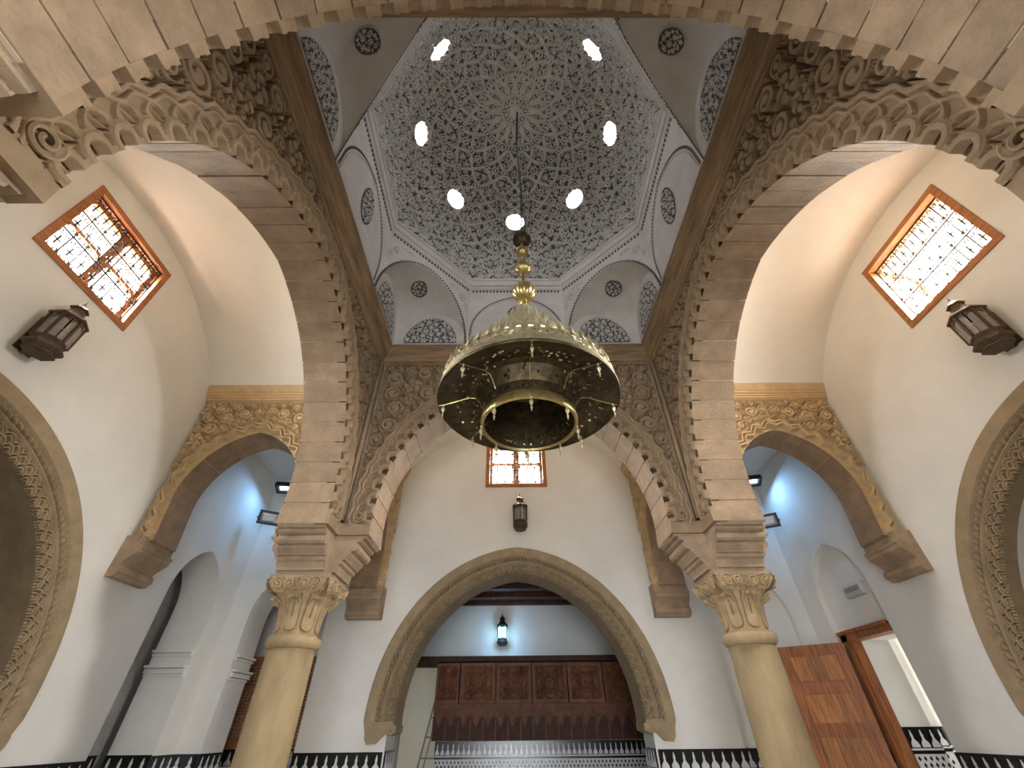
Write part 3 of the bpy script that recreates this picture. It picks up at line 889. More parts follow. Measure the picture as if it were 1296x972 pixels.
# ------------------------------------------------------------------ carved arch surrounds on the outer walls
def surround_meshes():
    D = {}
    zb = 1.58
    ph0 = math.asin((zb - A_Z0) / (A_HW + A_E))
    R = A_HW + A_E
    # heights: outer plain band, rope of beads, fillet, scales; rho runs inwards (negative) from the outer edge
    Lh = R * (math.acos(A_E/R) - ph0)
    nb = 46; Pb = Lh/nb
    ns = 27; Ps = Lh/ns
    def hf(s, r):
        q = -r
        H = np.full(s.shape, 1.0)
        H = np.where(q < 0.012, 0.9, H)
        rope = (q > 0.15) & (q < 0.225)
        x = wrap(s + 0.9*(q-0.187), Pb)
        bead = np.sqrt(np.clip(1 - (x/(Pb*0.48))**2 - ((q-0.187)/0.035)**2, 0, 1))
        H = np.where(rope, 0.0 + 0.85*bead, H)
        H = np.where((q >= 0.225) & (q < 0.242), 0.72, H)
        sc = (q >= 0.242) & (q < 0.425)
        base = np.full(s.shape, 0.08)
        xs = wrap(s, Ps); d = np.hypot(xs, 0.425-q)
        xo = wrap(s + Ps/2, Ps); d2 = np.hypot(xo, 0.345-q)
        for dd, cond in ((d2, (d > 0.088)),):
            for rr in (0.078, 0.045):
                base = np.where(cond, np.maximum(base, np.clip((0.0125-np.abs(dd-rr))/0.005, 0, 1)*0.62), base)
        for rr in (0.075, 0.040):
            base = np.maximum(base, np.clip((0.0125-np.abs(d-rr))/0.005, 0, 1)*0.85)
        base = np.where((d < 0.014), 0.45, base)
        H = np.where(sc, base, H)
        # plain foot with a scroll
        ft = s < 0.17
        H = np.where(ft & (q > 0.14), 0.80, H)
        H = np.where((s > 0.14) & ft & (q > 0.14), 0.6, H)
        return H
    rhos = -np.linspace(0, 0.43, 84)
    for sd, nm in ((1, 'r'), (-1, 'l')):
        # rho decreasing: reverse winding through side flag
        R_ = R
        nf = 820
        f = np.linspace(0, 1, nf)
        rh = rhos
        phi1 = np.arccos(A_E/(R_+rh))
        PH = ph0 + f[None, :]*(phi1[:, None]-ph0)
        Rr = R_ + rh[:, None]
        lean = 0.32
        X = sd*np.where(PH < 0, -A_E + Rr - lean*Rr*np.abs(np.sin(PH)), -A_E + Rr*np.cos(PH)); Z = A_Z0 + Rr*np.sin(PH)
        Hh = hf(f[None, :]*Lh + 0*rh[:, None], rh[:, None] + 0*f[None, :])
        Y = 0.065 - 0.10*Hh
        rows = [np.stack([X[0], np.full(nf, 0.03), Z[0]], -1)] + [np.stack([X[i], Y[i], Z[i]], -1) for i in range(len(rh))] + [np.stack([X[-1], np.full(nf, 0.09), Z[-1]], -1)]
        V = np.concatenate(rows); m = len(rows)
        idx = np.arange(m*nf).reshape(m, nf)
        q = np.stack([idx[:-1, :-1], idx[:-1, 1:], idx[1:, 1:], idx[1:, :-1]], -1).reshape(-1, 4)
        if sd < 0: q = q[:, ::-1]
        # close the foot
        D['band_'+nm] = mesh_data('carved_band', V, q, M['golden_dull'])
        # plain soffit voussoir ring and the foot block with its curled end
        mb = MB()
        hp = arch_poly(A_HW, A_E, A_Z0, 1.66, 26, LIP-.006)
        half = [p for p in hp if p[0]*sd >= -1e-6]
        pin = half
        v = [(x, 0.0, z) for x, z in pin] + [(x, WT+.004, z) for x, z in pin] + [(x*1.18, WT+.004, A_Z0+(z-A_Z0)*1.18) for x, z in half]
        k_ = len(pin)
        ff = [(i, i+1, k_+i+1, k_+i) for i in range(k_-1)] + [(k_+i, k_+i+1, 2*k_+i+1, 2*k_+i) for i in range(k_-1)]
        mb.add(v, ff)
        D['soffit_'+nm] = mb.data('soffit', M['golden_dull'])
        D['thin_'+nm] = MB().add([(x, 0.0, z) for x, z in pin] + [(x, 0.14, z) for x, z in pin], [(i, i+1, k_+i+1, k_+i) for i in range(k_-1)]).data('soffit', M['golden_dull'])
        D['plas_'+nm] = MB().add([(x, 0.14, z) for x, z in pin] + [(x, WT+.004, z) for x, z in pin] + [(x*1.18, WT+.004, A_Z0+(z-A_Z0)*1.18) for x, z in half], ff).data('plaster_soffit', M['plaster'])
        mb = MB()
        poly = [(1.80, 1.70), (1.80, 1.62), (1.88, 1.585), (1.95, 1.60), (2.0, 1.56), (2.06, 1.50), (2.19, 1.49), (2.235, 1.55), (2.24, 1.62), (2.2, 1.70)]
        mb.prism([(sd*a, b) for a, b in (poly if sd < 0 else poly[::-1])], lambda p: (p[0], -0.05, p[1]), lambda p: (p[0], 0.45, p[1]))
        D['foot_'+nm] = mb.data('foot_block', M['golden_dull'])
        D['curl_'+nm] = MB().tube([(sd*(1.90+.10*t), -0.045, 1.635 + 0.03*math.sin(t*5)) for t in np.linspace(-.8, 1.6, 12)], [0.012, .02, .025, .028, .028, .026, .022, .02, .016, .013, .01, .008], 7).data('curled_moulding', M['golden_dull'])
    return D
M['golden_dull'] = material('weathered_ochre_stone', (0.36, 0.268, 0.162), 0.9, 0.11, 6, 0.1, 70)
SU = surround_meshes()
for lab, rz, face in (
    ('pointed carved stone arch framing the doorway in the far wall under the window', 0, YB),
    ('carved stone arch cut by the left picture edge, opening on a dark room', PI/2, XW),
    ('carved stone arch cut by the right picture edge, opening on a pale room', -PI/2, XW)):
    loc = {0: (0, face, 0), PI/2: (-face, 0, 0), -PI/2: (face, 0, 0)}[rz]
    t = thing('arch_surround', lab, 'arch', loc, rz, 'carved doorway arches on the outer walls')
    for nm in 'rl':
        obj('carved_band', SU['band_'+nm], t)
        if rz == -PI/2:
            obj('soffit', SU['thin_'+nm], t); obj('plaster_soffit', SU['plas_'+nm], t)
        else: obj('soffit', SU['soffit_'+nm], t)
        p_ = obj('foot_block', SU['foot_'+nm], t); obj('curled_moulding', SU['curl_'+nm], p_)

# ------------------------------------------------------------------ cornice of the square
def square_ring(prof, mb=None):
    """mitred square frame; prof is (half-width, z)"""
    mb = mb or MB()
    n = len(prof); v = []
    for a, z in prof:
        v += [(-a, -a, z), (a, -a, z), (a, a, z), (-a, a, z)]
    f = []
    for j in range(n):
        k_ = (j+1) % n
        for i in range(4):
            l = (i+1) % 4
            f.append((j*4+i, k_*4+i, k_*4+l, j*4+l))
    return mb.add(v, f)
cornice = square_ring([(2.40, 6.36), (2.285, 6.38), (2.285, 6.42), (2.26, 6.43), (2.25, 6.47), (2.22, 6.50), (2.215, 6.54), (2.17, 6.57), (2.13, 6.61), (2.13, 6.635), (2.11, 6.64), (2.11, 6.68), (2.40, 6.68)]).build('trim_1', M['beam'])
tag(cornice, kind='structure')

# ------------------------------------------------------------------ dome: octagonal drum with squinches, carved cap and oculi
DOME = bpy.data.objects.new('ceiling_dome', None); link(DOME); tag(DOME, kind='structure')
AP = 2.11
HV = AP * math.tan(PI/8)                # half side of the octagon
ZS, ZO, ZD = 6.66, 8.10, 8.40
SQ_TOP, LUN_TOP = 7.86, 7.46
def dash_mesh(pts_fn, n, w_, l, lift):
    """row of small raised dark dashes; pts_fn(t)->(point, normal)"""
    mb = MB()
    for i in range(n):
        t0 = (i+0.22)/n; t1 = (i+0.78)/n
        p0, nr = pts_fn(t0); p1, _ = pts_fn(t1)
        p0, p1, nr = Vector(p0), Vector(p1), Vector(nr)
        tng = (p1-p0).normalized(); sd = tng.cross(nr)*w_/2
        a = [p0-sd, p1-sd, p1+sd, p0+sd]
        mb.add([q+nr*lift for q in a] + [q-nr*.004 for q in a], [(0,1,2,3)[::-1], (0,1,5,4), (1,2,6,5), (2,3,7,6), (3,0,4,7)])
    return mb
def drum():
    inv = math.sqrt(0.5)
    n = 20
    # cardinal faces: flat wall from the cornice to the octagon ring, drawn as one slab each
    for i in range(4):
        rz = i*PI/2
        MB().box(-HV, HV, AP, AP+.30, ZS, ZD+.02).build('drum_wall', M['stucco'], DOME, rot=(0, 0, rz))
        # blind arch line of dashes
        hw, e = HV-.06, 0.12
        R = hw+e; z0 = 7.93 - math.sqrt(R*R-e*e)
        ap = [(x, z) for x, z in arch_poly(hw, e, z0, z0, 24)]
        ap = [(hw, ZS+.05)] + ap + [(-hw, ZS+.05)]
        seg = [0]
        for a, b in zip(ap[:-1], ap[1:]): seg.append(seg[-1]+math.hypot(b[0]-a[0], b[1]-a[1]))
        def fn(t, ap=ap, seg=seg):
            x = np.interp(t*seg[-1], seg, [p[0] for p in ap]); z = np.interp(t*seg[-1], seg, [p[1] for p in ap])
            return (x, AP, z), (0, -1, 0)
        d = dash_mesh(fn, 62, 0.036, .02, 0.006).build('dash_band', M['stucco_ground'], DOME, rot=(0, 0, rz)); d['kind'] = 'stuff'
        # raised fillet inside the dashes
        MB().tube([(x*.94, AP-.002, z-.05 if z > ZS+.06 else z) for x, z in ap], 0.010, 5).build('arch_fillet', M['stucco'], DOME, rot=(0, 0, rz))
    # diagonal faces: spandrels above the squinch arch
    for i in range(4):
        rz = PI/4 + i*PI/2
        hw = HV
        z0s = ZS
        def za(s_): return ZS + (SQ_TOP-ZS)*math.sqrt(max(0, 1-(s_/HV)**2))
        ss = [HV*math.cos(PI*q/24) for q in range(25)]
        outline = [(HV, ZS), (HV, ZD+.02), (-HV, ZD+.02), (-HV, ZS)] + [(s_, za(s_)) for s_ in ss[1:-1]][::-1]
        obj('squinch_front', slab_data('squinch_front', outline, [], AP, AP+.05, M['stucco']), DOME, rot=(0, 0, rz))
        arcp = [(HV*.985*math.cos(PI*q/60), ZS + (SQ_TOP-ZS+.035)*math.sin(PI*q/60)) for q in range(61)]
        seg = [0]
        for a, b in zip(arcp[:-1], arcp[1:]): seg.append(seg[-1]+math.hypot(b[0]-a[0], b[1]-a[1]))
        def fn2(t, ap=arcp, seg=seg):
            x = np.interp(t*seg[-1], seg, [p[0] for p in ap]); z = np.interp(t*seg[-1], seg, [p[1] for p in ap])
            return (x, AP, z), (0, -1, 0)
        d = dash_mesh(fn2, 60, 0.036, .02, 0.006).build('dash_band', M['stucco_ground'], DOME, rot=(0, 0, rz)); d['kind'] = 'stuff'
        # little rosette-and-leaf motifs in the spandrels
        for sd in (-1, 1):
            cell = 0.012
            def msk(x, z, sd=sd):
                a = np.hypot(x-sd*0.70, z-7.78) < 0.085
                b = ((x-sd*0.50)/0.13)**2 + ((z-7.93-0.25*(0))/0.042)**2 < 1
                c = ((x-sd*0.80)/0.040)**2 + ((z-7.60)/0.11)**2 < 1
                return a | b | c
            x0, x1, z0, z1 = sorted((sd*0.30, sd*0.86)) + [7.45, 8.02]
            nx = int((x1-x0)/cell)+1; nz = int((z1-z0)/cell)+1
            X, Z = np.meshgrid(x0+np.arange(nx)*cell, z0+np.arange(nz)*cell)
            keep = msk(X, Z)
            H = (np.sin(X*110)*np.sin(Z*110) > -0.1).astype(float)
            put = lambda x, z, h: (x, AP - 0.004 - 0.012*h, z)
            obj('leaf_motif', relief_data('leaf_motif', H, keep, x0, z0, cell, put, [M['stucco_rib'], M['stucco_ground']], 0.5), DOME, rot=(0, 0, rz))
    # squinch vaults: sail surfaces over each corner triangle, built in the corner towards +x +y then turned
    V1 = np.array([HV, AP]); V2 = np.array([AP, HV]); V3 = np.array([AP, AP])
    N = 26
    ids = {}; v = []; f = []
    for a in range(N+1):
        for b in range(N+1-a):
            b1, b2, b3 = a/N, b/N, 1-a/N-b/N
            p_ = b1*V1 + b2*V2 + b3*V3
            z = ZS + math.sqrt(max(0, (SQ_TOP-ZS)**2*4*b1*b2 + (LUN_TOP-ZS)**2*4*b3*(b1+b2)))
            ids[(a, b)] = len(v); v.append((p_[0], p_[1], z))
    for a in range(N):
        for b in range(N-a):
            f.append((ids[(a, b)], ids[(a, b+1)], ids[(a+1, b)]))
            if a+b < N-1: f.append((ids[(a+1, b)], ids[(a, b+1)], ids[(a+1, b+1)]))
    sq = mesh_data('squinch_vault', v, f, M['stucco'], smooth=True)
    # lunette walls either side of each corner, with a carved arched panel
    cell = 0.0065
    cx = (HV+AP)/2; hwl = (AP-HV)/2
    def panel_mask(x, z, cx=cx):
        hw_, top = hwl*0.74, LUN_TOP-.12
        return (z > ZS+.05) & (z < ZS+.05 + (top-ZS-.05)*np.sqrt(np.clip(1-((x-cx)/hw_)**2, 0, 1)))
    def inner(x, z): return panel_mask(x, z)
    x0, x1, z0, z1 = HV, AP, ZS, LUN_TOP+.02
    H = arabesque(inner, x0, x1, z0, z1, cell, 0.058, 0.014, 0.0090, 8, 1800)
    nz, nx = H.shape
    X, Z = np.meshgrid(x0+np.arange(nx)*cell, z0+np.arange(nz)*cell)
    keep = panel_mask(X, Z)
    put = lambda x, z, h: (x, AP - 0.004 - 0.014*h, z)
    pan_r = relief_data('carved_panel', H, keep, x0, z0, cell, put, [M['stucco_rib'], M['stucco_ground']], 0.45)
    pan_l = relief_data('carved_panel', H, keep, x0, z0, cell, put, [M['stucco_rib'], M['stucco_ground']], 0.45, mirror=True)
    wall_r = MB().box(HV, AP+.3, AP, AP+.3, ZS, LUN_TOP+.2).data('lunette_wall', M['stucco'])
    wall_l = MB().box(-AP-.3, -HV, AP, AP+.3, ZS, LUN_TOP+.2).data('lunette_wall', M['stucco'])
    # oval panel on each cardinal wall
    omask = lambda x, z: (x/0.20)**2 + ((z-7.30)/0.37)**2 < 1
    H2 = arabesque(lambda x, z: omask(x*1.08, 7.30+(z-7.30)*1.06), -.21, .21, 6.92, 7.68, cell, 0.050, 0.014, 0.0090, 21, 1500)
    nz, nx = H2.shape
    X, Z = np.meshgrid(-.21+np.arange(nx)*cell, 6.92+np.arange(nz)*cell)
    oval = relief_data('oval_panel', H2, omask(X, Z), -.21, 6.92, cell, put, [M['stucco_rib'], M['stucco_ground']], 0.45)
    # pear medallion laid on the squinch vault
    c2 = 0.0065
    mm = lambda u, t: (u/(0.16*(1-0.5*np.clip(t/0.25, 0, 1)**2)))**2 + (t/0.22)**2 < 1
    H3 = arabesque(lambda u, t: mm(u*1.25, t*1.2), -.18, .18, -.24, .24, c2, 0.045, 0.014, 0.0085, 4, 1500)
    nz, nx = H3.shape
    U, T = np.meshgrid(-.18+np.arange(nx)*c2, -.24+np.arange(nz)*c2)
    km = mm(U, T)
    H3[km & ~mm(U*1.12, T*1.09)] = 1.0
    H3[km & mm(U*1.12, T*1.09) & ~mm(U*1.24, T*1.18)] = 0.0
    def put3(u, t, h):
        # climb along the squinch from the corner: t -> position along b3
        b3 = 0.40 - t*0.72
        side_ = u*0.62
        b1 = (1-b3)/2 + side_; b2 = (1-b3)/2 - side_
        px = b1*V1[0] + b2*V2[0] + b3*V3[0]; py = b1*V1[1] + b2*V2[1] + b3*V3[1]
        z = ZS + np.sqrt(np.maximum(0, (SQ_TOP-ZS)**2*4*b1*b2 + (LUN_TOP-ZS)**2*4*b3*(b1+b2)))
        k_ = 0.006 + 0.014*h
        return (px - k_*0.55, py - k_*0.55, z - k_*0.62)
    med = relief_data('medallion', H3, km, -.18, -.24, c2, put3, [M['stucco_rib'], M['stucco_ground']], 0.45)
    for i in range(4):
        rz = i*PI/2
        obj('squinch_vault', sq, DOME, rot=(0, 0, rz))
        obj('lunette_wall', wall_r, DOME, rot=(0, 0, rz)); obj('lunette_wall', wall_l, DOME, rot=(0, 0, rz))
        obj('carved_panel', pan_r, DOME, rot=(0, 0, rz)); obj('carved_panel', pan_l, DOME, rot=(0, 0, rz))
        obj('oval_panel', oval, DOME, rot=(0, 0, rz))
        obj('medallion', med, DOME, rot=(0, 0, rz))
    # octagon ring mouldings
    def oct_ring(prof, name, mat):
        mb = MB(); v = []; m = len(prof)
        for a, z in prof:
            rr = a/math.cos(PI/8)
            v += [(rr*math.cos(PI/8+q*PI/4), rr*math.sin(PI/8+q*PI/4), z) for q in range(8)]
        ff = []
        for j in range(m):
            k_ = (j+1) % m
            for q in range(8):
                l = (q+1) % 8
                ff.append((j*8+q, k_*8+q, k_*8+l, j*8+l))
        return mb.add(v, ff).build(name, M[mat], DOME)
    oct_ring([(AP+.1, 8.16), (AP-.01, 8.16), (AP-.02, 8.19), (AP-.02, 8.22), (AP-.045, 8.24), (AP-.05, 8.28), (AP-.05, 8.36), (AP-.07, 8.38), (AP-.07, 8.43), (AP+.1, 8.43)], 'octagon_cornice', 'stucco')
    for i in range(8):
        def fn3(t):
            return ((t*2-1)*(HV-.03), AP-.002, 8.105), (0, -1, 0)
        d = dash_mesh(lambda t: fn3(1-t), 26, 0.05, .02, 0.006).build('dash_frieze', M['stucco_ground'], DOME, rot=(0, 0, i*PI/4)); d['kind'] = 'stuff'
drum()

OCN, OCR, OCZ, OCH = 8, 1.72, 9.94, 0.185
RX, RZ = 2.05, 2.73
def dome_cap():
    # half sector of 22.5 degrees, arc length l upwards
    psi = np.linspace(0, PI/2, 240)
    prof_r, prof_z = RX*np.cos(psi), RZ*np.sin(psi)
    ds = np.hypot(np.diff(prof_r), np.diff(prof_z)); ell = np.concatenate([[0], np.cumsum(ds)])
    Lt = ell[-1]
    ha = PI/8
    rad = lambda l: np.interp(l, ell, prof_r)
    cell = 0.0065
    x1 = RX*ha + 0.02
    lo = math.asin((OCZ-ZD)/RZ); l_oc = float(np.interp(lo, psi, ell))
    mask = lambda x, l: (x > 0.012) & (x < rad(l)*ha - 0.012) & (l > 0.05) & (l < Lt-.03)
    H = arabesque(mask, 0, x1, 0, Lt, cell, 0.075, 0.014, 0.0095, 17, 3000)
    nz, nx = H.shape
    Xg, Lg = np.meshgrid(np.arange(nx)*cell, np.arange(nz)*cell)
    # interlaced knot ribbons climbing the dome
    xr = Xg/np.maximum(rad(Lg)*ha, 1e-3)
    for per, ph in ((0.95, 0.0), (0.95, 0.475)):
        tri = np.abs(((Lg+ph)/per) % 1.0 * 2 - 1)
        d = np.abs(xr - tri)*rad(Lg)*ha*0.75
        H = np.where(d < 0.040, 0.0, H)
        H = np.where(d < 0.030, 1.25, H)
        H = np.where(d < 0.009, 0.4, H)
    for lk in np.arange(0.24, Lt, 0.475):
        for fx in (0.0, 0.5, 1.0):
            d = np.hypot((xr-fx)*rad(Lg)*ha, Lg-lk)
            H = np.where((d < 0.085), 0.0, H); H = np.where((d < 0.075) & (d > 0.048), 1.25, H); H = np.where(d < 0.026, 1.25, H)
    H[Lg < 0.035] = 1
    NT, NL = 1152, 400
    th = np.arange(NT)*2*PI/NT
    fold = np.abs((th/(PI/4)) % 1.0 - 0.5)*2        # 0 at mid side .. 1 at vertex
    ls = np.linspace(0, Lt, NL)
    TH, LL = np.meshgrid(th, ls)
    FX = np.meshgrid(fold, ls)[0]
    r = rad(LL); z = ZD + np.interp(LL, ell, prof_z)
    ii = np.clip(np.rint(FX*r*ha/cell).astype(int), 0, nx-1); jj = np.clip(np.rint(LL/cell).astype(int), 0, nz-1)
    h = H[jj, ii]
    # octagon base melting into a round cap (th = 0 is the middle of a side)
    a = ((TH + PI/8) % (PI/4)) - PI/8
    octf = 1/np.cos(a)
    t = np.clip((z-ZD)/1.5, 0, 1); t = t*t*(3-2*t)
    k_ = octf*(1-t) + 1.0*t
    rr = r*k_
    dep = 0.030
    nx_, nz_ = np.cos(np.arctan2(RX*(z-ZD)/RZ, RZ*r/RX)), np.sin(np.arctan2(RX*(z-ZD)/RZ, RZ*r/RX))
    ro = rr + (1-h)*dep*nx_; zo = z + (1-h)*dep*nz_
    Xv, Yv = ro*np.cos(TH), ro*np.sin(TH)
    V = np.stack([Xv, Yv, zo], -1).reshape(-1, 3)
    idx = np.arange(NL*NT).reshape(NL, NT); nxt = np.roll(idx, -1, 1)
    q = np.stack([idx[:-1], idx[1:], nxt[1:], nxt[:-1]], -1).reshape(-1, 4)
    cen = V[q].mean(1)
    hole = np.zeros(len(q), bool)
    for i in range(OCN):
        an = i*PI/4
        d = np.hypot(cen[:, 0]-OCR*1.0*math.cos(an), cen[:, 1]-OCR*math.sin(an))
        # distance in the tangent plane of the dome
        tx = -(cen[:, 0])*math.sin(an) + cen[:, 1]*math.cos(an)
        nr = np.array([math.cos(lo), math.sin(lo)])
        rad_ = cen[:, 0]*math.cos(an) + cen[:, 1]*math.sin(an)
        up = -(rad_-OCR)*math.sin(math.atan2(RX*math.sin(lo), RZ*math.cos(lo))) + (cen[:, 2]-OCZ)*math.cos(math.atan2(RX*math.sin(lo), RZ*math.cos(lo)))
        front = rad_ > 0.8
        hole |= front & (np.hypot(tx, up) < OCH+.012)
    q = q[~hole]
    hm = h.reshape(-1)[q].mean(1)
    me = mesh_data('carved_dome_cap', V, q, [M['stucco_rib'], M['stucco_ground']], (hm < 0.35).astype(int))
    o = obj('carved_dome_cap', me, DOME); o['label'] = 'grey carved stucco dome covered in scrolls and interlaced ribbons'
    # solid shell behind the carving, open at the oculi
    g = math.atan2(RX*math.sin(lo), RZ*math.cos(lo))   # slope of the wall normal above the horizon
    for i in range(OCN):
        an = i*PI/4
        ring = bpy.data.objects.new('oculus', None); link(ring, DOME)
        ring.location = (OCR*math.cos(an), OCR*math.sin(an), OCZ)
        ring.rotation_euler = (0, PI/2-g, an)
        mb = MB().lathe([(OCH, -.012), (OCH, 0.40), (OCH+.06, 0.40), (OCH+.06, 0.05), (OCH+.035, 0.03), (OCH+.035, -.012)], 28, cap=False)
        smooth_by_angle(mb.build('oculus_tube', M['vault'], ring), 40)
        MB().lathe([(0.0, 0.36), (OCH, 0.36), (OCH, 0.365), (0.0, 0.365)], 20, cap=False).build('oculus_pane', M['pane'], ring)
    # soffit rose where the chain hangs
    MB().lathe([(0.02, 11.04), (0.11, 11.06), (0.13, 11.09), (0.10, 11.14)], 16).build('ceiling_rose', M['stucco'], DOME)
dome_cap()

# ------------------------------------------------------------------ windows
def spiral(cx, cz, r, a0, turns, hand, y, n=16):
    return [(cx + r*(1-.8*t)*math.cos(a0+hand*turns*2*PI*t), y, cz + r*(1-.8*t)*math.sin(a0+hand*turns*2*PI*t)) for t in [i/n for i in range(n+1)]]
def grille(parent, w_, z0, z1, y, nx=7, nz=3):
    """iron grille: flat bars with crosses and paired scrolls in the cells"""
    x0 = -w_/2
    g = bpy.data.objects.new('iron_grille', None); link(g, parent)
    for j in range(nz+1):
        z = z0 + (z1-z0)*j/nz
        MB().tube([(x0, y, z), (-x0, y, z)], 0.010, 6).build('grille_bar', M['iron'], g)
    for i in range(nx+1):
        x = x0 + w_*i/nx
        mb = MB().tube([(x, y+.006, z0), (x, y+.006, z1)], 0.0085, 5)
        for j in range(nz+1):
            z = z0 + (z1-z0)*j/nz
            mb.lathe([(0.004, -.016), (0.016, 0), (0.004, .016)], 6, (x, y, z))
        mb.build('grille_spindle', M['iron'], g)
    cw, ch = w_/nx, (z1-z0)/nz
    mb = MB(); r = min(cw, ch)*0.24
    mb.tube([(-cw*.26, 0, 0), (cw*.26, 0, 0)], 0.0095, 5); mb.tube([(0, 0, -ch*.2), (0, 0, ch*.2)], 0.0095, 5)
    cross = mb.data('grille_cross', M['iron'])
    mb = MB()
    for sx in (-1, 1):
        for sz in (-1, 1):
            mb.tube(spiral(sx*cw*.28, sz*ch*.34, r*.8, PI/2 if sx > 0 else PI/2, 1.1, sx*sz, 0, 12), 0.0075, 4)
    scroll = mb.data('grille_scroll', M['iron'])
    for i in range(nx):
        for j in range(nz):
            c = (x0 + cw*(i+.5), y, z0 + ch*(j+.5))
            if (i+j) % 2 == 0 or True:
                obj('grille_cross', cross, g, loc=c)
            obj('grille_scroll', scroll, g, loc=c)
    return g
def frame_bars(mb, x0, x1, z0, z1, w_, y0, y1):
    mb.box(x0, x1, y0, y1, z1-w_, z1); mb.box(x0, x1, y0, y1, z0, z0+w_)
    mb.box(x0, x0+w_, y0, y1, z0+w_, z1-w_); mb.box(x1-w_, x1, y0, y1, z0+w_, z1-w_)
    return mb
def sash(parent, x0, x1, z0, z1, y, loc=(0, 0, 0), rot=(0, 0, 0), w_=0.06):
    """casement leaf of two panes with rounded pane tops"""
    zm = (z0+z1)/2
    def pane_hole(a, b, c, d):
        r = 0.06; pts = [(b, c)]
        pts += [(b-r+r*math.cos(q*PI/8), d-r+r*math.sin(q*PI/8)) for q in range(5)]
        pts += [(a+r+r*math.cos(PI/2+q*PI/8), d-r+r*math.sin(PI/2+q*PI/8)) for q in range(5)] + [(a, c)]
        return pts
    holes = [pane_hole(x0+w_, x1-w_, z0+w_, zm-.022), pane_hole(x0+w_, x1-w_, zm+.022, z1-w_)]
    o = obj('sash', slab_data('sash', rect(x0, x1, z0, z1), holes, y, y+.045, M['wood']), parent, loc, rot)
    for h in holes:
        MB().prism(h, lambda p: (p[0], y+.018, p[1]), lambda p: (p[0], y+.024, p[1])).build('pane', M['pane'], o)
    return o
def window(name, face, rz, kind):
    loc = {0: (0, face, 0), PI/2: (-face, 0, 0), -PI/2: (face, 0, 0)}[rz]
    t = bpy.data.objects.new(name, None); link(t); t.location = loc; t.rotation_euler = (0, 0, rz); tag(t, kind='structure')
    x0, x1, z0, z1 = WIN
    fw = 0.075
    mb = MB()
    d0, d1 = -0.015, 0.16
    # four mitred frame boards, each a piece of its own
    for poly in ([(x0, z0), (x1, z0), (x1-fw, z0+fw), (x0+fw, z0+fw)], [(x1, z0), (x1, z1), (x1-fw, z1-fw), (x1-fw, z0+fw)],
                 [(x1, z1), (x0, z1), (x0+fw, z1-fw), (x1-fw, z1-fw)], [(x0, z1), (x0, z0), (x0+fw, z0+fw), (x0+fw, z1-fw)]):
        MB().prism(poly, lambda p: (p[0], d0, p[1]), lambda p: (p[0], d1, p[1])).build('frame_board', M['wood'], t)
    a0, a1, b0, b1 = x0+fw, x1-fw, z0+fw, z1-fw
    if kind == 'closed':
        sash(t, a0, 0.0, b0, b1, 0.10); sash(t, 0.0, a1, b0, b1, 0.10)
    else:
        # both leaves swung outwards
        s1 = sash(t, 0.0, (a1-a0)/2, b0, b1, 0.0, loc=(a0, 0.17, 0), rot=(0, 0, math.radians(100)))
        s2 = sash(t, -(a1-a0)/2, 0.0, b0, b1, 0.0, loc=(a1, 0.17, 0), rot=(0, 0, math.radians(-60)))
    grille(t, a1-a0-.01, b0+.01, b1-.01, 0.045 if kind == 'closed' else 0.09, 7, 3)
window('window_1', XW, PI/2, 'closed')
window('window_2', XW, -PI/2, 'open')
window('window_3', YB, 0, 'closed')

# ------------------------------------------------------------------ tiled dado
SPIKE = [(-.055, 0), (.055, 0), (.055, .03), (.040, .055), (.018, .078), (.013, .10), (.018, .115), (.012, .14), (.003, .175), (-.003, .175), (-.012, .14), (-.018, .115), (-.013, .10), (-.018, .078), (-.040, .055), (-.055, .03)]
spike_me = MB().prism(SPIKE, lambda p: (p[0], -.006, p[1]), lambda p: (p[0], .004, p[1])).data('spike_tile', M['white_tile'])
def dado(root, ax, ay, bx, by, top=1.41, spike_scale=1.0):
    """tile dado from a to b; the room lies to the right of a->b"""
    d = Vector((bx-ax, by-ay, 0)); L = d.length; rz = math.atan2(d.y, d.x)
    def place(name, mb, mat): return mb.build(name, M[mat], root, loc=(ax, ay, 0), rot=(0, 0, rz))
    place('black_band', MB().box(0, L, -.018, .0, top-.215, top), 'black_tile')
    place('dark_strip', MB().box(0, L, -.020, .0, top-.27, top-.235), 'black_tile')
    place('white_strip', MB().box(0, L, -.019, .0, top-.235, top-.215), 'white_tile')
    fz1 = top-.27
    place('white_field', MB().box(0, L, -.016, .0, 0.0, fz1), 'white_tile')
    # black lozenges set in the white field (upper rows only: the rest is out of sight behind the frame)
    mb = MB(); q = 0.028; px = 0.075
    for j in range(9):
        z = fz1 - .045 - j*.062
        for i in range(int(L/px)):
            x = px*(i+.5+(.5 if j % 2 else 0))
            if x > L-.03: continue
            mb.add([(x-q*.7, -.019, z), (x, -.019, z-q), (x+q*.7, -.019, z), (x, -.019, z+q)], [(0, 1, 2, 3)])
    if mb.v:
        o = place('lozenge_inlay', mb, 'black_tile'); o['kind'] = 'stuff'
    P = 0.145*spike_scale
    n = max(1, int(round(L/P))); P = L/n
    for i in range(n):
        x = P*(i+.5)
        p_ = Vector((ax, ay, top-.205)) + Matrix.Rotation(rz, 3, 'Z') @ Vector((x, -.018, 0))
        obj('spike_tile', spike_me, root, loc=p_, rot=(0, 0, rz), scale=(P/0.145, 1, 1))
def base_root(name):
    o = bpy.data.objects.new(name, None); link(o); return tag(o, kind='structure')
bl = base_root('baseboard_left')
dado(bl, -XW, 1.95, -XW, 3.37); dado(bl, -XW, 4.49, -XW, 4.97)
dado(bl, -XW-WT, 4.488, -XW, 4.488, 1.42)
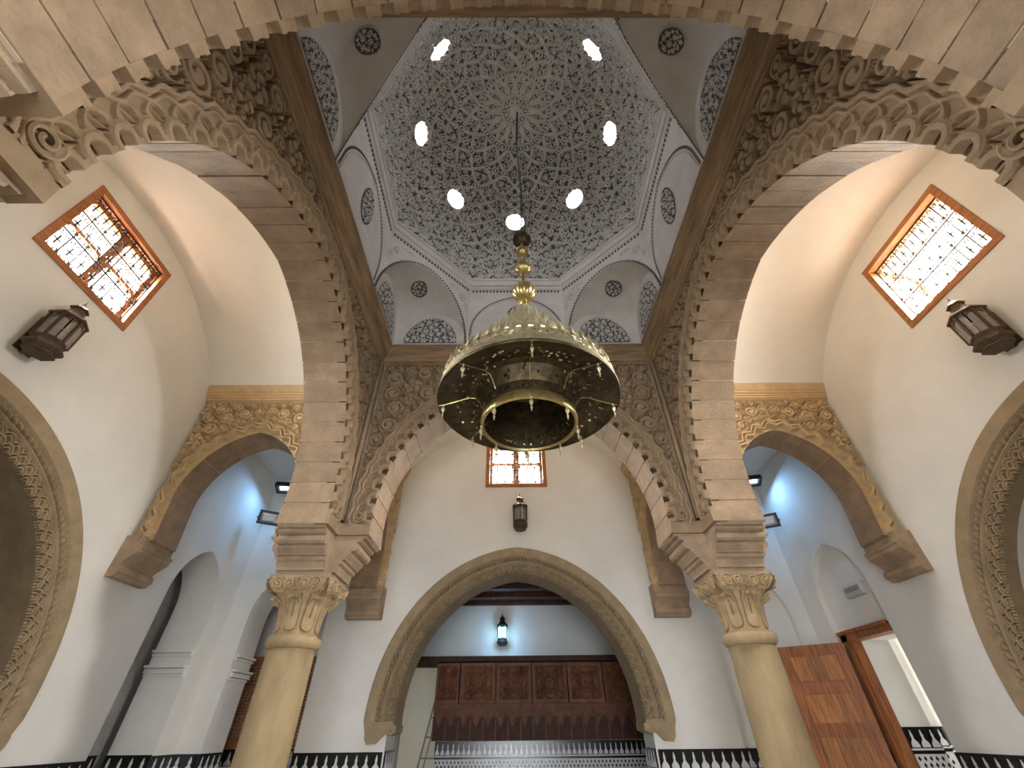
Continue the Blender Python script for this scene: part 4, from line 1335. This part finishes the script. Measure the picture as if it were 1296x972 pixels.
dado(bl, -5.615, 3.2, -5.615, 4.48, 1.42)
bb = base_root('baseboard_back')
dado(bb, -XW, YB, -4.53, YB); dado(bb, -4.53, YB, -4.53, YB+WT); dado(bb, -3.21, YB, -1.95, YB); dado(bb, 1.95, YB, 3.20, YB); dado(bb, 3.20, YB+.088, 4.60, YB+.088); dado(bb, 4.60, YB, XW, YB)
dado(bb, -5.35, 6.44, -3.0, 6.44, 1.42)
dado(bb, -1.93, YB+.02, -1.93, YB+WT, 1.42); dado(bb, 1.93, YB+WT, 1.93, YB+.02, 1.42)
br = base_root('baseboard_right')
dado(br, XW, 3.36, XW, 1.95); dado(br, XW, 4.97, XW, 4.36)
dado(br, 5.06, 4.268, 5.47, 4.268, 1.63); dado(br, 5.48, 4.80, 6.0, 4.80, 1.63); dado(br, 6.0, 5.15, 7.6, 5.15, 1.63)
ba = base_root('baseboard_alcove')
dado(ba, -1.66, ALC, 3.40, ALC, 1.46, 0.72)

# ------------------------------------------------------------------ open door on the right
def open_door():
    t = bpy.data.objects.new('door_1', None); link(t); tag(t, kind='structure')
    t.location = (XW, 0, 0); t.rotation_euler = (0, 0, -PI/2)     # local x = -y
    f = bpy.data.objects.new('door_frame', None); link(f, t)
    MB().box(-3.38, -3.29, .03, .17, 0, 2.61).build('jamb', M['door'], f)
    MB().box(-4.37, -4.255, -.03, .17, 0, 2.70).build('jamb', M['door'], f)
    MB().box(-4.40, -3.36, -.03, .17, 2.605, 2.72).build('head', M['door'], f)
    MB().box(-4.41, -3.36, -.05, -.01, 2.69, 2.735).build('head_moulding', M['door'], f)
    MB().box(-4.29, -4.245, .02, .14, 0, 2.63).build('door_stop', M['door'], f)
    # leaf hung on the deeper jamb, swung into the corner bay
    hx, hy = XW-.10, 4.29
    ex, ey = 4.06, 4.80
    L = math.hypot(ex-hx, ey-hy)
    leaf = bpy.data.objects.new('door_leaf', None); link(leaf, t)
    ang = math.atan2(ey-hy, ex-hx)
    leaf.matrix_parent_inverse = Matrix.Identity(4)
    # world -> local of the door empty
    mw = Matrix.Translation((XW, 0, 0)) @ Matrix.Rotation(-PI/2, 4, 'Z')
    leaf.matrix_local = mw.inverted() @ (Matrix.Translation((hx, hy, 0)) @ Matrix.Rotation(ang, 4, 'Z'))
    th = 0.045
    # the face seen from the room is local +y
    st = 0.125
    MB().box(0, st, -th/2, th/2, 0.02, 2.60).build('stile', M['door'], leaf)
    MB().box(L-st, L, -th/2, th/2, 0.02, 2.60).build('stile', M['door'], leaf)
    rails = [(2.48, 2.60), (2.02, 2.14), (1.54, 1.66), (0.90, 1.06), (0.02, 0.22)]
    for a, b in rails: MB().box(st, L-st, -th/2, th/2, a, b).build('rail', M['door'], leaf)
    for (a, _), (_, b) in zip(rails[:-1], rails[1:]):
        n = 3
        for i in range(n):
            x0 = st + (L-2*st)*i/n; x1 = st + (L-2*st)*(i+1)/n
            MB().box(x0+.0015, x1-.0015, -th*.25, th*.25, b, a).build('panel_board', M['door_panel'], leaf)
        MB_ = frame_bars(MB(), st, L-st, b, a, 0.022, -th*.42, th*.42)
        MB_.build('panel_bead', M['door'], leaf)
M['door_panel'] = material('orange_brown_panel_wood', (0.40, 0.155, 0.045), 0.45, 0.28, 4, 0.08, 40, stretch=(8, 8, 0.7), rnd=0.22)
open_door()

# ------------------------------------------------------------------ mouldings and woodwork in the left corner
def left_corner():
    for nm, pts in (('trim_2', None), ('trim_3', None)):
        t = bpy.data.objects.new(nm, None); link(t); tag(t, kind='structure')
        for z0, z1, pj in ((2.525, 2.555, .03), (2.565, 2.60, .06), (2.27, 2.295, .025), (2.305, 2.365, .05), (2.375, 2.405, .085)):
            if nm == 'trim_2': MB().box(-XW-WT, -XW-.02, 4.49-pj, 4.49, z0, z1).build('moulding_strip', M['plaster'], t)
            else: MB().box(-4.53, -4.53+pj, YB+.04, YB+WT, z0, z1).build('moulding_strip', M['plaster'], t)
    # lattice shutter
    t = thing('lattice_shutter', 'brown wooden lattice shutter in the opening behind the left column', 'shutter', (-5.15, 6.38, 0))
    W_ = 1.9
    for a, b, c, d in ((0, .10, 1.43, 2.72), (W_/2-.05, W_/2+.05, 1.43, 2.72), (W_-.1, W_, 1.43, 2.72)): MB().box(a, b, -.03, .03, c, d).build('stile', M['wood'], t)
    for c, d in ((1.43, 1.56), (2.62, 2.72)): MB().box(.1, W_-.1, -.028, .028, c, d).build('rail', M['wood'], t)
    for i in range(22):
        z = 1.58 + i*.0475
        MB().box(.1, W_-.1, -.02, .0, z, z+.022).build('lattice_slat', M['wood'], t)
    for i in range(30):
        x = .12 + i*.057
        if abs(x-W_/2) < .06: continue
        MB().box(x, x+.02, .0, .018, 1.56, 2.62).build('lattice_bar', M['wood'], t)
left_corner()

# ------------------------------------------------------------------ carved cedar gallery in the alcove
def gallery():
    t = thing('carved_gallery', 'dark carved cedar gallery front with star panels in the far alcove', 'gallery', (0, 0, 0))
    y = ALC - 0.30
    x0, x1 = -1.72, 3.38
    MB().box(-2.78, x1, y-.03, ALC, 2.78, 2.86).build('top_beam', M['cedar_dark'], t)
    MB().box(-2.78, x1, y-.06, ALC, 2.84, 2.875).build('top_moulding', M['cedar_dark'], t)
    MB().box(-2.78, x0, y+.02, ALC, 2.70, 2.78).build('lintel', M['cedar_dark'], t)
    MB().box(x0, x1, y+.15, ALC, 1.99, 2.78).build('body', M['cedar_dark'], t)
    MB().box(x0, x1, y-.03, y+.05, 1.98, 2.05).build('bottom_rail', M['cedar'], t)
    # star panel relief
    w_, h_ = 0.62, 0.62
    c = 0.008
    nx = int(w_/c)+1; nz = int(h_/c)+1
    X, Z = np.meshgrid(np.linspace(-w_/2, w_/2, nx), np.linspace(-h_/2, h_/2, nz))
    H = np.zeros_like(X) + 0.25
    def line(d, wd, top):
        np.maximum(H, np.clip((wd-np.abs(d))/0.008, 0, 1)*top, out=H)
    R = np.hypot(X, Z); A = np.arctan2(Z, X)
    for k_ in range(8):
        a = k_*PI/4
        line(np.where((X*math.cos(a)+Z*math.sin(a) > 0) & (R < 0.21), X*math.cos(a)+Z*math.sin(a)-0.095, 9), 0.017, 1)
    for k_ in range(4):
        a = PI/4+k_*PI/2
        line(np.where(R > 0.13, -X*math.sin(a)+Z*math.cos(a), 9), 0.016, .9)
    for sx in (-1, 1):
        line(np.abs(X)-0.20, 0.014, .85) if sx > 0 else line(np.abs(Z)-0.20, 0.014, .85)
    for sx in (-1, 1):
        for sz in (-1, 1):
            d = np.hypot(X-sx*.21, Z-sz*.21)
            line(d-0.075, 0.014, .95)
            H[d < 0.03] = 0.9
    for sx, sz in ((0, 1), (0, -1), (1, 0), (-1, 0)):
        d = np.hypot((X-sx*.22)*(0.55 if sz else 1), (Z-sz*.22)*(0.55 if sx else 1))
        H[d < 0.045] = .8
    H[R < 0.035] = -1.2
    H[(np.abs(X) > .29) | (np.abs(Z) > .29)] = 0.9
    cell = w_/(nx-1)
    put = lambda x, z, h: (x, -0.07*h + .06, z)
    pan = relief_data('star_relief', H, np.ones_like(H, bool), -w_/2, -h_/2, cell, put, M['cedar'])
    fr = frame_bars(MB(), -.365, .365, -.345, .345, 0.055, -.05, .13).data('panel_frame', M['cedar'])
    step = 0.755
    xs = [-1.20 + step*(i+.5) for i in range(6)]
    for i, x in enumerate(xs):
        if x + .3 > x1: break
        p_ = obj('panel_frame', fr, t, loc=(x, y, 2.40)); obj('star_relief', pan, p_)
    p_ = obj('panel_frame', fr, t, loc=(-1.46, y, 2.40), scale=(.66, 1, 1)); obj('star_relief', pan, p_)
    # hanging scalloped fringe of small niches and the plank back under it
    MB().box(x0, x1, y+.10, ALC, 1.47, 2.0).build('back_board', M['cedar_dark'], t)
    nn = 20
    sc = MB()
    prof = [(-.125, 0), (.125, 0), (.125, -.10), (.10, -.16), (.07, -.13), (.05, -.21), (0.02, -.27), (0, -.31), (-.02, -.27), (-.05, -.21), (-.07, -.13), (-.10, -.16), (-.125, -.10)]
    sc.prism(prof[::-1], lambda p: (p[0], 0.0, p[1]), lambda p: (p[0], .09, p[1]))
    sc.prism([(a*.7, b*.7) for a, b in prof][::-1], lambda p: (p[0], -.05, p[1]), lambda p: (p[0], .0, p[1]))
    scd = sc.data('fringe_scallop', M['cedar'])
    for i in range(nn):
        obj('fringe_scallop', scd, t, loc=(x0+.13+(x1-x0-.13)*i/nn, y+.05, 1.985))
    for i in range(21):
        x = x0 + (x1-x0)*i/20
        MB().box(max(x0, x-.012), min(x1, x+.012), y+.075, y+.10, 1.47, 1.80).build('batten', M['cedar'], t)
gallery()

# ------------------------------------------------------------------ chandelier
def pierced_lathe(prof, n, holes, seed=1):
    """lathe surface with single faces left out (true piercings); holes: set of row indices -> share"""
    rng = random.Random(seed)
    v = []; f = []
    for r, z in prof:
        for i in range(n):
            a = 2*PI*i/n; v.append((r*math.cos(a), r*math.sin(a), z))
    for j in range(len(prof)-1):
        for i in range(n):
            if j in holes and rng.random() < holes[j]: continue
            f.append((j*n+i, j*n+(i+1) % n, (j+1)*n+(i+1) % n, (j+1)*n+i))
    return v, f
def resample(pts, step):
    out = [pts[0]]
    for a, b in zip(pts[:-1], pts[1:]):
        n = max(1, int(math.hypot(b[0]-a[0], b[1]-a[1])/step))
        out += [(a[0]+(b[0]-a[0])*(k_+1)/n, a[1]+(b[1]-a[1])*(k_+1)/n) for k_ in range(n)]
    return out
def chandelier():
    t = thing('chandelier', 'large pierced brass chandelier hanging from the dome on a long chain', 'chandelier', (0.03, 0, 3.4))
    Z = lambda z: z - 3.4
    P = lambda L: [(r, Z(z)) for r, z in L]
    # stem and melon-fluted balls
    def melon(name, zc, r, mat, squash=0.92):
        v = []; f = []; n = 48; m = 14
        for j in range(m+1):
            b = -PI/2 + PI*j/m
            for i in range(n):
                a = 2*PI*i/n
                k_ = r*math.cos(b)*(0.90+0.10*abs(math.cos(6*a)))
                v.append((k_*math.cos(a), k_*math.sin(a), Z(zc)+squash*r*math.sin(b)))
        for j in range(m):
            for i in range(n): f.append((j*n+i, j*n+(i+1) % n, (j+1)*n+(i+1) % n, (j+1)*n+i))
        obj(name, mesh_data(name, v, f, M[mat], smooth=True), t)
    for zc, r, mt in ((6.44, 0.12, 'brass_dark'), (6.16, 0.082, 'brass'), (5.83, 0.10, 'brass'), (5.37, 0.135, 'brass')): melon('brass_ball', zc, r, mt)
    smooth_by_angle(MB().lathe(P([(0.02, 5.08), (0.03, 5.10), (0.028, 5.25), (0.016, 5.30), (0.016, 5.46), (0.022, 5.50), (0.022, 5.74), (0.016, 5.78), (0.02, 5.92), (0.022, 6.08), (0.016, 6.24), (0.02, 6.32), (0.024, 6.36), (0.05, 6.53), (0.055, 6.56), (0.03, 6.58), (0.02, 6.62)]), 14).build('stem', M['brass'], t), 40)
    for i in range(4):
        a = i*PI/2+.4
        MB().tube([(0.05*math.cos(a), 0.05*math.sin(a), Z(6.55)), (0.07*math.cos(a), .07*math.sin(a), Z(6.59)), (0.045*math.cos(a), .045*math.sin(a), Z(6.62))], 0.008, 5).build('crown_finial', M['brass_dark'], t)
    # chain: links alternate a quarter turn
    link_me = MB().tube([(0.016*math.cos(q), 0, 0.030*math.sin(q)) for q in [2*PI*k_/10 for k_ in range(10)]], 0.0062, 5, closed=True).data('chain_link', M['iron'])
    nl = 100; zt, zb = 11.06, 6.62
    for i in range(nl):
        z = zb + (zt-zb)*(i+.5)/nl
        bow = 0.018*math.sin(PI*(z-zb)/(zt-zb)*2.3)
        obj('chain_link', link_me, t, loc=(bow, 0, Z(z)), rot=(0, 0, (i % 2)*PI/2))
    MB().tube([(0.04+.02*math.sin(q*6), .01, Z(6.62+q*1.2)) for q in np.linspace(0, 1, 14)], 0.006, 5).build('cable', M['iron'], t)
    # crown: pierced cone, lace band and rim
    cone = resample([(0.735, 4.02), (0.63, 4.12), (0.51, 4.28), (0.405, 4.46), (0.305, 4.64), (0.21, 4.81), (0.125, 4.95), (0.058, 5.06), (0.03, 5.12)], 0.022)
    nrow = len(cone)
    v, f = pierced_lathe(P(cone), 200, {j: 0.20 for j in range(2, nrow-6)}, 3)
    obj('crown_shell', mesh_data('crown_shell', v, f, M['brass_pale']), t)
    band = resample([(0.785, 3.83), (0.775, 3.90), (0.757, 3.96), (0.735, 4.02)], 0.018)
    v, f = pierced_lathe(P(band), 240, {j: 0.22 for j in range(2, len(band)-3)}, 5)
    obj('lace_band', mesh_data('lace_band', v, f, M['brass_pale']), t)
    smooth_by_angle(MB().lathe(P([(0.765, 3.812), (0.785, 3.806), (0.790, 3.815), (0.788, 3.830), (0.775, 3.832)]), 96, cap=False).build('rim', M['brass_dark'], t), 50)
    MB().tube([(0.735*math.cos(q), .735*math.sin(q), Z(4.02)) for q in [2*PI*k_/72 for k_ in range(72)]], 0.010, 6, closed=True).build('band_ring', M['brass_pale'], t)
    # pointed leaves in tiers
    lf = MB().add([(-.026, 0, 0), (0, -.012, 0.0), (.026, 0, 0), (-.036, .004, .045), (0, -.016, .05), (.036, .004, .045), (-.016, .0, .095), (0, -.010, .10), (.016, 0, .095), (0, -.004, .14),
                   (-.024, .008, 0), (.024, .008, 0), (0, .008, .12)],
                  [(0, 1, 4, 3), (1, 2, 5, 4), (3, 4, 7, 6), (4, 5, 8, 7), (6, 7, 9), (7, 8, 9), (3, 12, 10, 0), (2, 11, 12, 5), (10, 12, 11)]).data('brass_leaf', M['brass_pale'])
    for r, z, n, sc, off in ((0.752, 3.985, 50, .88, 0), (0.660, 4.10, 46, .9, .5), (0.575, 4.21, 42, .9, 0), (0.495, 4.33, 37, .9, .5), (0.42, 4.45, 32, .9, 0), (0.35, 4.57, 27, .88, .5), (0.275, 4.70, 21, .86, 0), (0.20, 4.82, 15, .82, .5), (0.13, 4.94, 11, .76, 0), (0.068, 5.04, 7, .64, .5)):
        for i in range(n):
            a = 2*PI*(i+off)/n
            obj('brass_leaf', lf, t, loc=(r*math.cos(a), r*math.sin(a), Z(z)), rot=(math.radians(-7), 0, a+PI/2), scale=(sc,)*3)
    # underside: dished pierced plates between ribs, then the drum
    und = resample([(0.775, 3.815), (0.70, 3.835), (0.60, 3.87), (0.52, 3.90), (0.46, 3.895), (0.425, 3.85), (0.405, 3.80), (0.39, 3.775)], 0.02)
    v, f = pierced_lathe(P(und), 180, {j: 0.07 for j in range(4, len(und)-2)}, 9)
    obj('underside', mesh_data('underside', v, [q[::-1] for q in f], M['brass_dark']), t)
    v, f = pierced_lathe(P(resample([(0.385, 3.60), (0.384, 3.66), (0.382, 3.75), (0.375, 3.95), (0.34, 4.10)], 0.0125)), 230, {j: 0.16 for j in range(3, 12)}, 12)
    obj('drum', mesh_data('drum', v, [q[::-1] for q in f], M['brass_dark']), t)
    v, f = pierced_lathe(P(resample([(0.34, 4.10), (0.2, 4.2), (0.02, 4.24)], 0.03)), 120, {j: 0.12 for j in range(1, 10)}, 14)
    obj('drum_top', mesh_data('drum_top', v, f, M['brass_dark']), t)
    smooth_by_angle(MB().lathe(P([(0.375, 3.60), (0.385, 3.585), (0.405, 3.59), (0.408, 3.62), (0.40, 3.67), (0.39, 3.68)]), 72, cap=False).build('drum_ring', M['brass'], t), 50)
    drop = MB().lathe([(0.004, 0.05), (0.010, 0.045), (0.004, 0.03), (0.016, 0.01), (0.018, -.005), (0.010, -.025), (0.004, -.035), (0.010, -.05), (0.003, -.085)], 8).data('drop_finial', M['brass_pale'])
    for i in range(8):
        a = 2*PI*i/8 - PI/2
        pts = [(r*math.cos(a), r*math.sin(a), Z(z)-.008) for r, z in und]
        MB().tube(pts, 0.0045, 5).build('rib', M['brass'], t)
        obj('drop_finial', drop, t, loc=(0.735*math.cos(a), 0.735*math.sin(a), Z(3.77)))
        obj('drop_finial', drop, t, loc=(0.40*math.cos(a), 0.40*math.sin(a), Z(3.545)))
chandelier()

# ------------------------------------------------------------------ lanterns
def lantern_meshes(metal, pane):
    D = {}
    h = PI/6
    L = lambda pr, nm: MB().lathe(pr, 6, a0=h).data(nm, M[metal])
    D['base'] = L([(0.10, -.02), (0.125, -.015), (0.165, .02), (0.17, .045), (0.155, .06), (0.135, .09), (0.15, .11), (0.15, .125)], 'base')
    D['floor_plate'] = L([(0.12, -.045), (0.135, -.04), (0.135, -.025), (0.09, -.018)], 'foot_plate')
    D['eave'] = L([(0.14, .40), (0.172, .415), (0.178, .43), (0.165, .45), (0.12, .465)], 'eave')
    D['roof'] = L([(0.14, .45), (0.105, .49), (0.078, .53), (0.066, .565), (0.066, .585)], 'roof')
    D['cap'] = L([(0.06, .58), (0.088, .592), (0.085, .605), (0.05, .635), (0.022, .67), (0.010, .69)], 'cap')
    D['finial'] = MB().lathe([(0.008, .685), (0.012, .70), (0.005, .71), (0.002, .745)], 6).data('finial', M['bronze'])
    r = 0.150
    mb = MB()
    D['post'] = MB().box(-.011, .011, -.011, .011, .12, .405).data('post', M[metal])
    # pane with an arched metal head
    a = r*math.cos(PI/6)
    D['pane'] = MB().box(-.064, .064, -.003, .003, .125, .40).data('pane', M[pane])
    w_ = .062
    arch = [(-w_, .40), (-w_, .34)] + [(-w_*math.cos(PI*q/8), .335+.045*math.sin(PI*q/8)) for q in range(9)] + [(w_, .34), (w_, .40)]
    D['head'] = MB().prism(arch[::-1], lambda p: (p[0], -.006, p[1]), lambda p: (p[0], .001, p[1])).data('pane_head', M[metal])
    return D
LM = lantern_meshes('bronze', 'milk')
LG = lantern_meshes('iron', 'lantern_glow')
def lantern(lab, loc, rz, D, off=0.185, scale=1.0, group='wall lanterns'):
    t = thing('wall_lantern', lab, 'lantern', loc, rz, group)
    t.scale = (scale,)*3
    c = (0, -off, 0)
    for k_ in ('base', 'floor_plate', 'eave', 'roof', 'cap', 'finial'): obj({'floor_plate': 'foot_plate'}.get(k_, k_), D[k_], t, loc=c)
    for i in range(6):
        a = i*PI/3
        x, y = 0.150*math.cos(a+PI/6), 0.150*math.sin(a+PI/6)
        obj('post', D['post'], t, loc=(x, y-off, 0), rot=(0, 0, a+PI/6))
        b = i*PI/3
        x, y = 0.128*math.sin(b), -0.128*math.cos(b)
        p_ = obj('pane', D['pane'], t, loc=(x, y-off, 0), rot=(0, 0, b))
        obj('pane_head', D['head'], p_, loc=(0, -.004, 0))
    MB().box(-.09, .09, -.018, 0, -.02, .40).build('back_plate', M['bronze'], t)
    MB().box(-.02, .02, -off+.1, 0, -.03, -.008).build('bracket', M['bronze'], t)
    MB().box(-.02, .02, -off+.1, 0, .42, .445).build('bracket', M['bronze'], t)
    return t
lantern('bronze lantern on the wall below the left window', (-XW, 0.02, 4.52), PI/2, LM, scale=.98)
lantern('bronze lantern on the wall below the right window', (XW, 0.02, 4.55), -PI/2, LM, scale=.98)
lantern('bronze lantern on the far wall between the window and the arch', (0.06, YB, 4.55), 0, LM, scale=.92)
g = lantern('lantern glowing pale blue on the alcove wall above the cedar gallery', (-0.32, ALC, 3.13), 0, LG, scale=.82)
gl = bpy.data.lights.new('lantern_bulb', 'POINT'); gl.energy = 9; gl.color = (0.32, 0.64, 1.0); gl.shadow_soft_size = 0.08
go = bpy.data.objects.new('lantern_bulb', gl); link(go); go.location = (-0.32, ALC-.42, 3.20)

# ------------------------------------------------------------------ floodlights in the two corner bays
def floodlight(lab, loc, aim, lit, size=(0.34, 0.24), power=0):
    t = thing('floodlight', lab, 'floodlight', loc, 0, 'floodlights in the corner bays')
    d = Vector(aim) - Vector(loc)
    q = d.to_track_quat('-Y', 'Z'); t.rotation_mode = 'QUATERNION'; t.rotation_quaternion = q
    w_, h_ = size[0]/2, size[1]/2
    frame_bars(MB(), -w_, w_, -h_, h_, 0.042, -.03, .0).build('bezel', M['black_plastic'], t)
    MB().box(-w_+.005, w_-.005, 0.0, .05, -h_+.005, h_-.005).build('housing', M['black_plastic'], t)
    i0, i1 = w_-.042, h_-.042
    v = [(-i0, -.012, -i1), (i0, -.012, -i1), (i0, -.012, i1), (-i0, -.012, i1)]
    i2, i3 = i0-.032, i1-.032
    v += [(-i2, -.004, -i3), (i2, -.004, -i3), (i2, -.004, i3), (-i2, -.004, i3)]
    MB().add(v, [(0, 1, 5, 4), (1, 2, 6, 5), (2, 3, 7, 6), (3, 0, 4, 7)]).build('reflector_rim', M['chrome'], t)
    MB().box(-i2, i2, -.0045, -.001, -i3, i3).build('led_panel', M['led'] if lit else M['reflector'], t)
    MB().tube([(-w_-.012, .02, 0), (-w_-.012, .12, -.02), (0, .15, -.03), (w_+.012, .12, -.02), (w_+.012, .02, 0)], 0.010, 5).build('bracket', M['black_plastic'], t)
    back = (Vector(loc) - d.normalized()*.05); wall = Vector((back.x, YB, back.z-.02))
    iq = q.inverted()
    MB().tube([iq @ (p_-Vector(loc)) for p_ in (back, Vector((back.x, back.y+.08, back.z)), wall)], 0.014, 6).build('wall_arm', M['black_plastic'], t)
    if power:
        L = bpy.data.lights.new('floodlight_beam', 'AREA'); L.shape = 'RECTANGLE'; L.size, L.size_y = size[0]-.1, size[1]-.1
        L.energy = power; L.color = (0.22, 0.52, 1.0)
        o = bpy.data.objects.new('floodlight_beam', L); link(o)
        dn = d.normalized()
        o.location = Vector(loc) + dn*0.04
        o.rotation_euler = dn.to_track_quat('-Z', 'Y').to_euler()
floodlight('unlit black floodlight in the corner bay beside the left column', (-4.53, 4.5, 4.64), (-3.2, 2.2, 3.9), False)
floodlight('unlit black floodlight in the corner bay beside the right column', (4.56, 4.5, 4.52), (3.2, 2.2, 3.8), False)
floodlight('lit floodlight seen past the edge of the left arch', (-4.42, 4.5, 5.22), (-4.25, 3.5, 2.2), True, power=8)
floodlight('lit floodlight seen past the edge of the right arch', (4.52, 4.45, 5.28), (4.3, 3.5, 2.2), True, power=8)

# ------------------------------------------------------------------ small things
def small_things():
    t = thing('emergency_light', 'pale grey emergency light box in the blind arch above the brown door', 'light', (XW+.08, 3.73, 3.18), -PI/2)
    MB().bev(-.19, .19, -.075, 0, -.075, .075, .018).build('cover', M['grey_plastic'], t)
    MB().box(-.20, .20, -.02, 0.0, -.085, .085).build('back_plate', M['grey_plastic'], t)
    MB().box(-.15, .15, -.0775, -.074, -.02, .045).build('diffuser', M['milk'], t)
    t = thing('ladder', 'tall metal ladder leaning in the doorway left of the cedar gallery', 'ladder', (-1.95, 8.9, 0))
    def rail(x, name='rail', r=.019):
        MB().tube([(x-.28, -.5, 0), (x+.18, .55, 2.75)], r, 6).build(name, M['alu'], t)
    rail(-.02); rail(.10, r=.014); rail(.52)
    for i in range(8):
        z = .18 + i*.335; k_ = z/2.75
        x = -.30 + .46*k_; y = -.5+1.05*k_
        MB().tube([(x, y, z), (x+.56, y, z)], .016, 6).build('rung', M['alu'], t)
    t = thing('wooden_board', 'small yellowish board behind the top of the ladder', 'board', (-1.62, 9.55, 2.45))
    MB().bev(-.20, .22, 0, .03, 0, .36, .004).build('board_face', M['chip'], t)
    MB().box(-.20, .22, -.006, 0, .165, .195).build('cross_batten', M['chip'], t)
small_things()
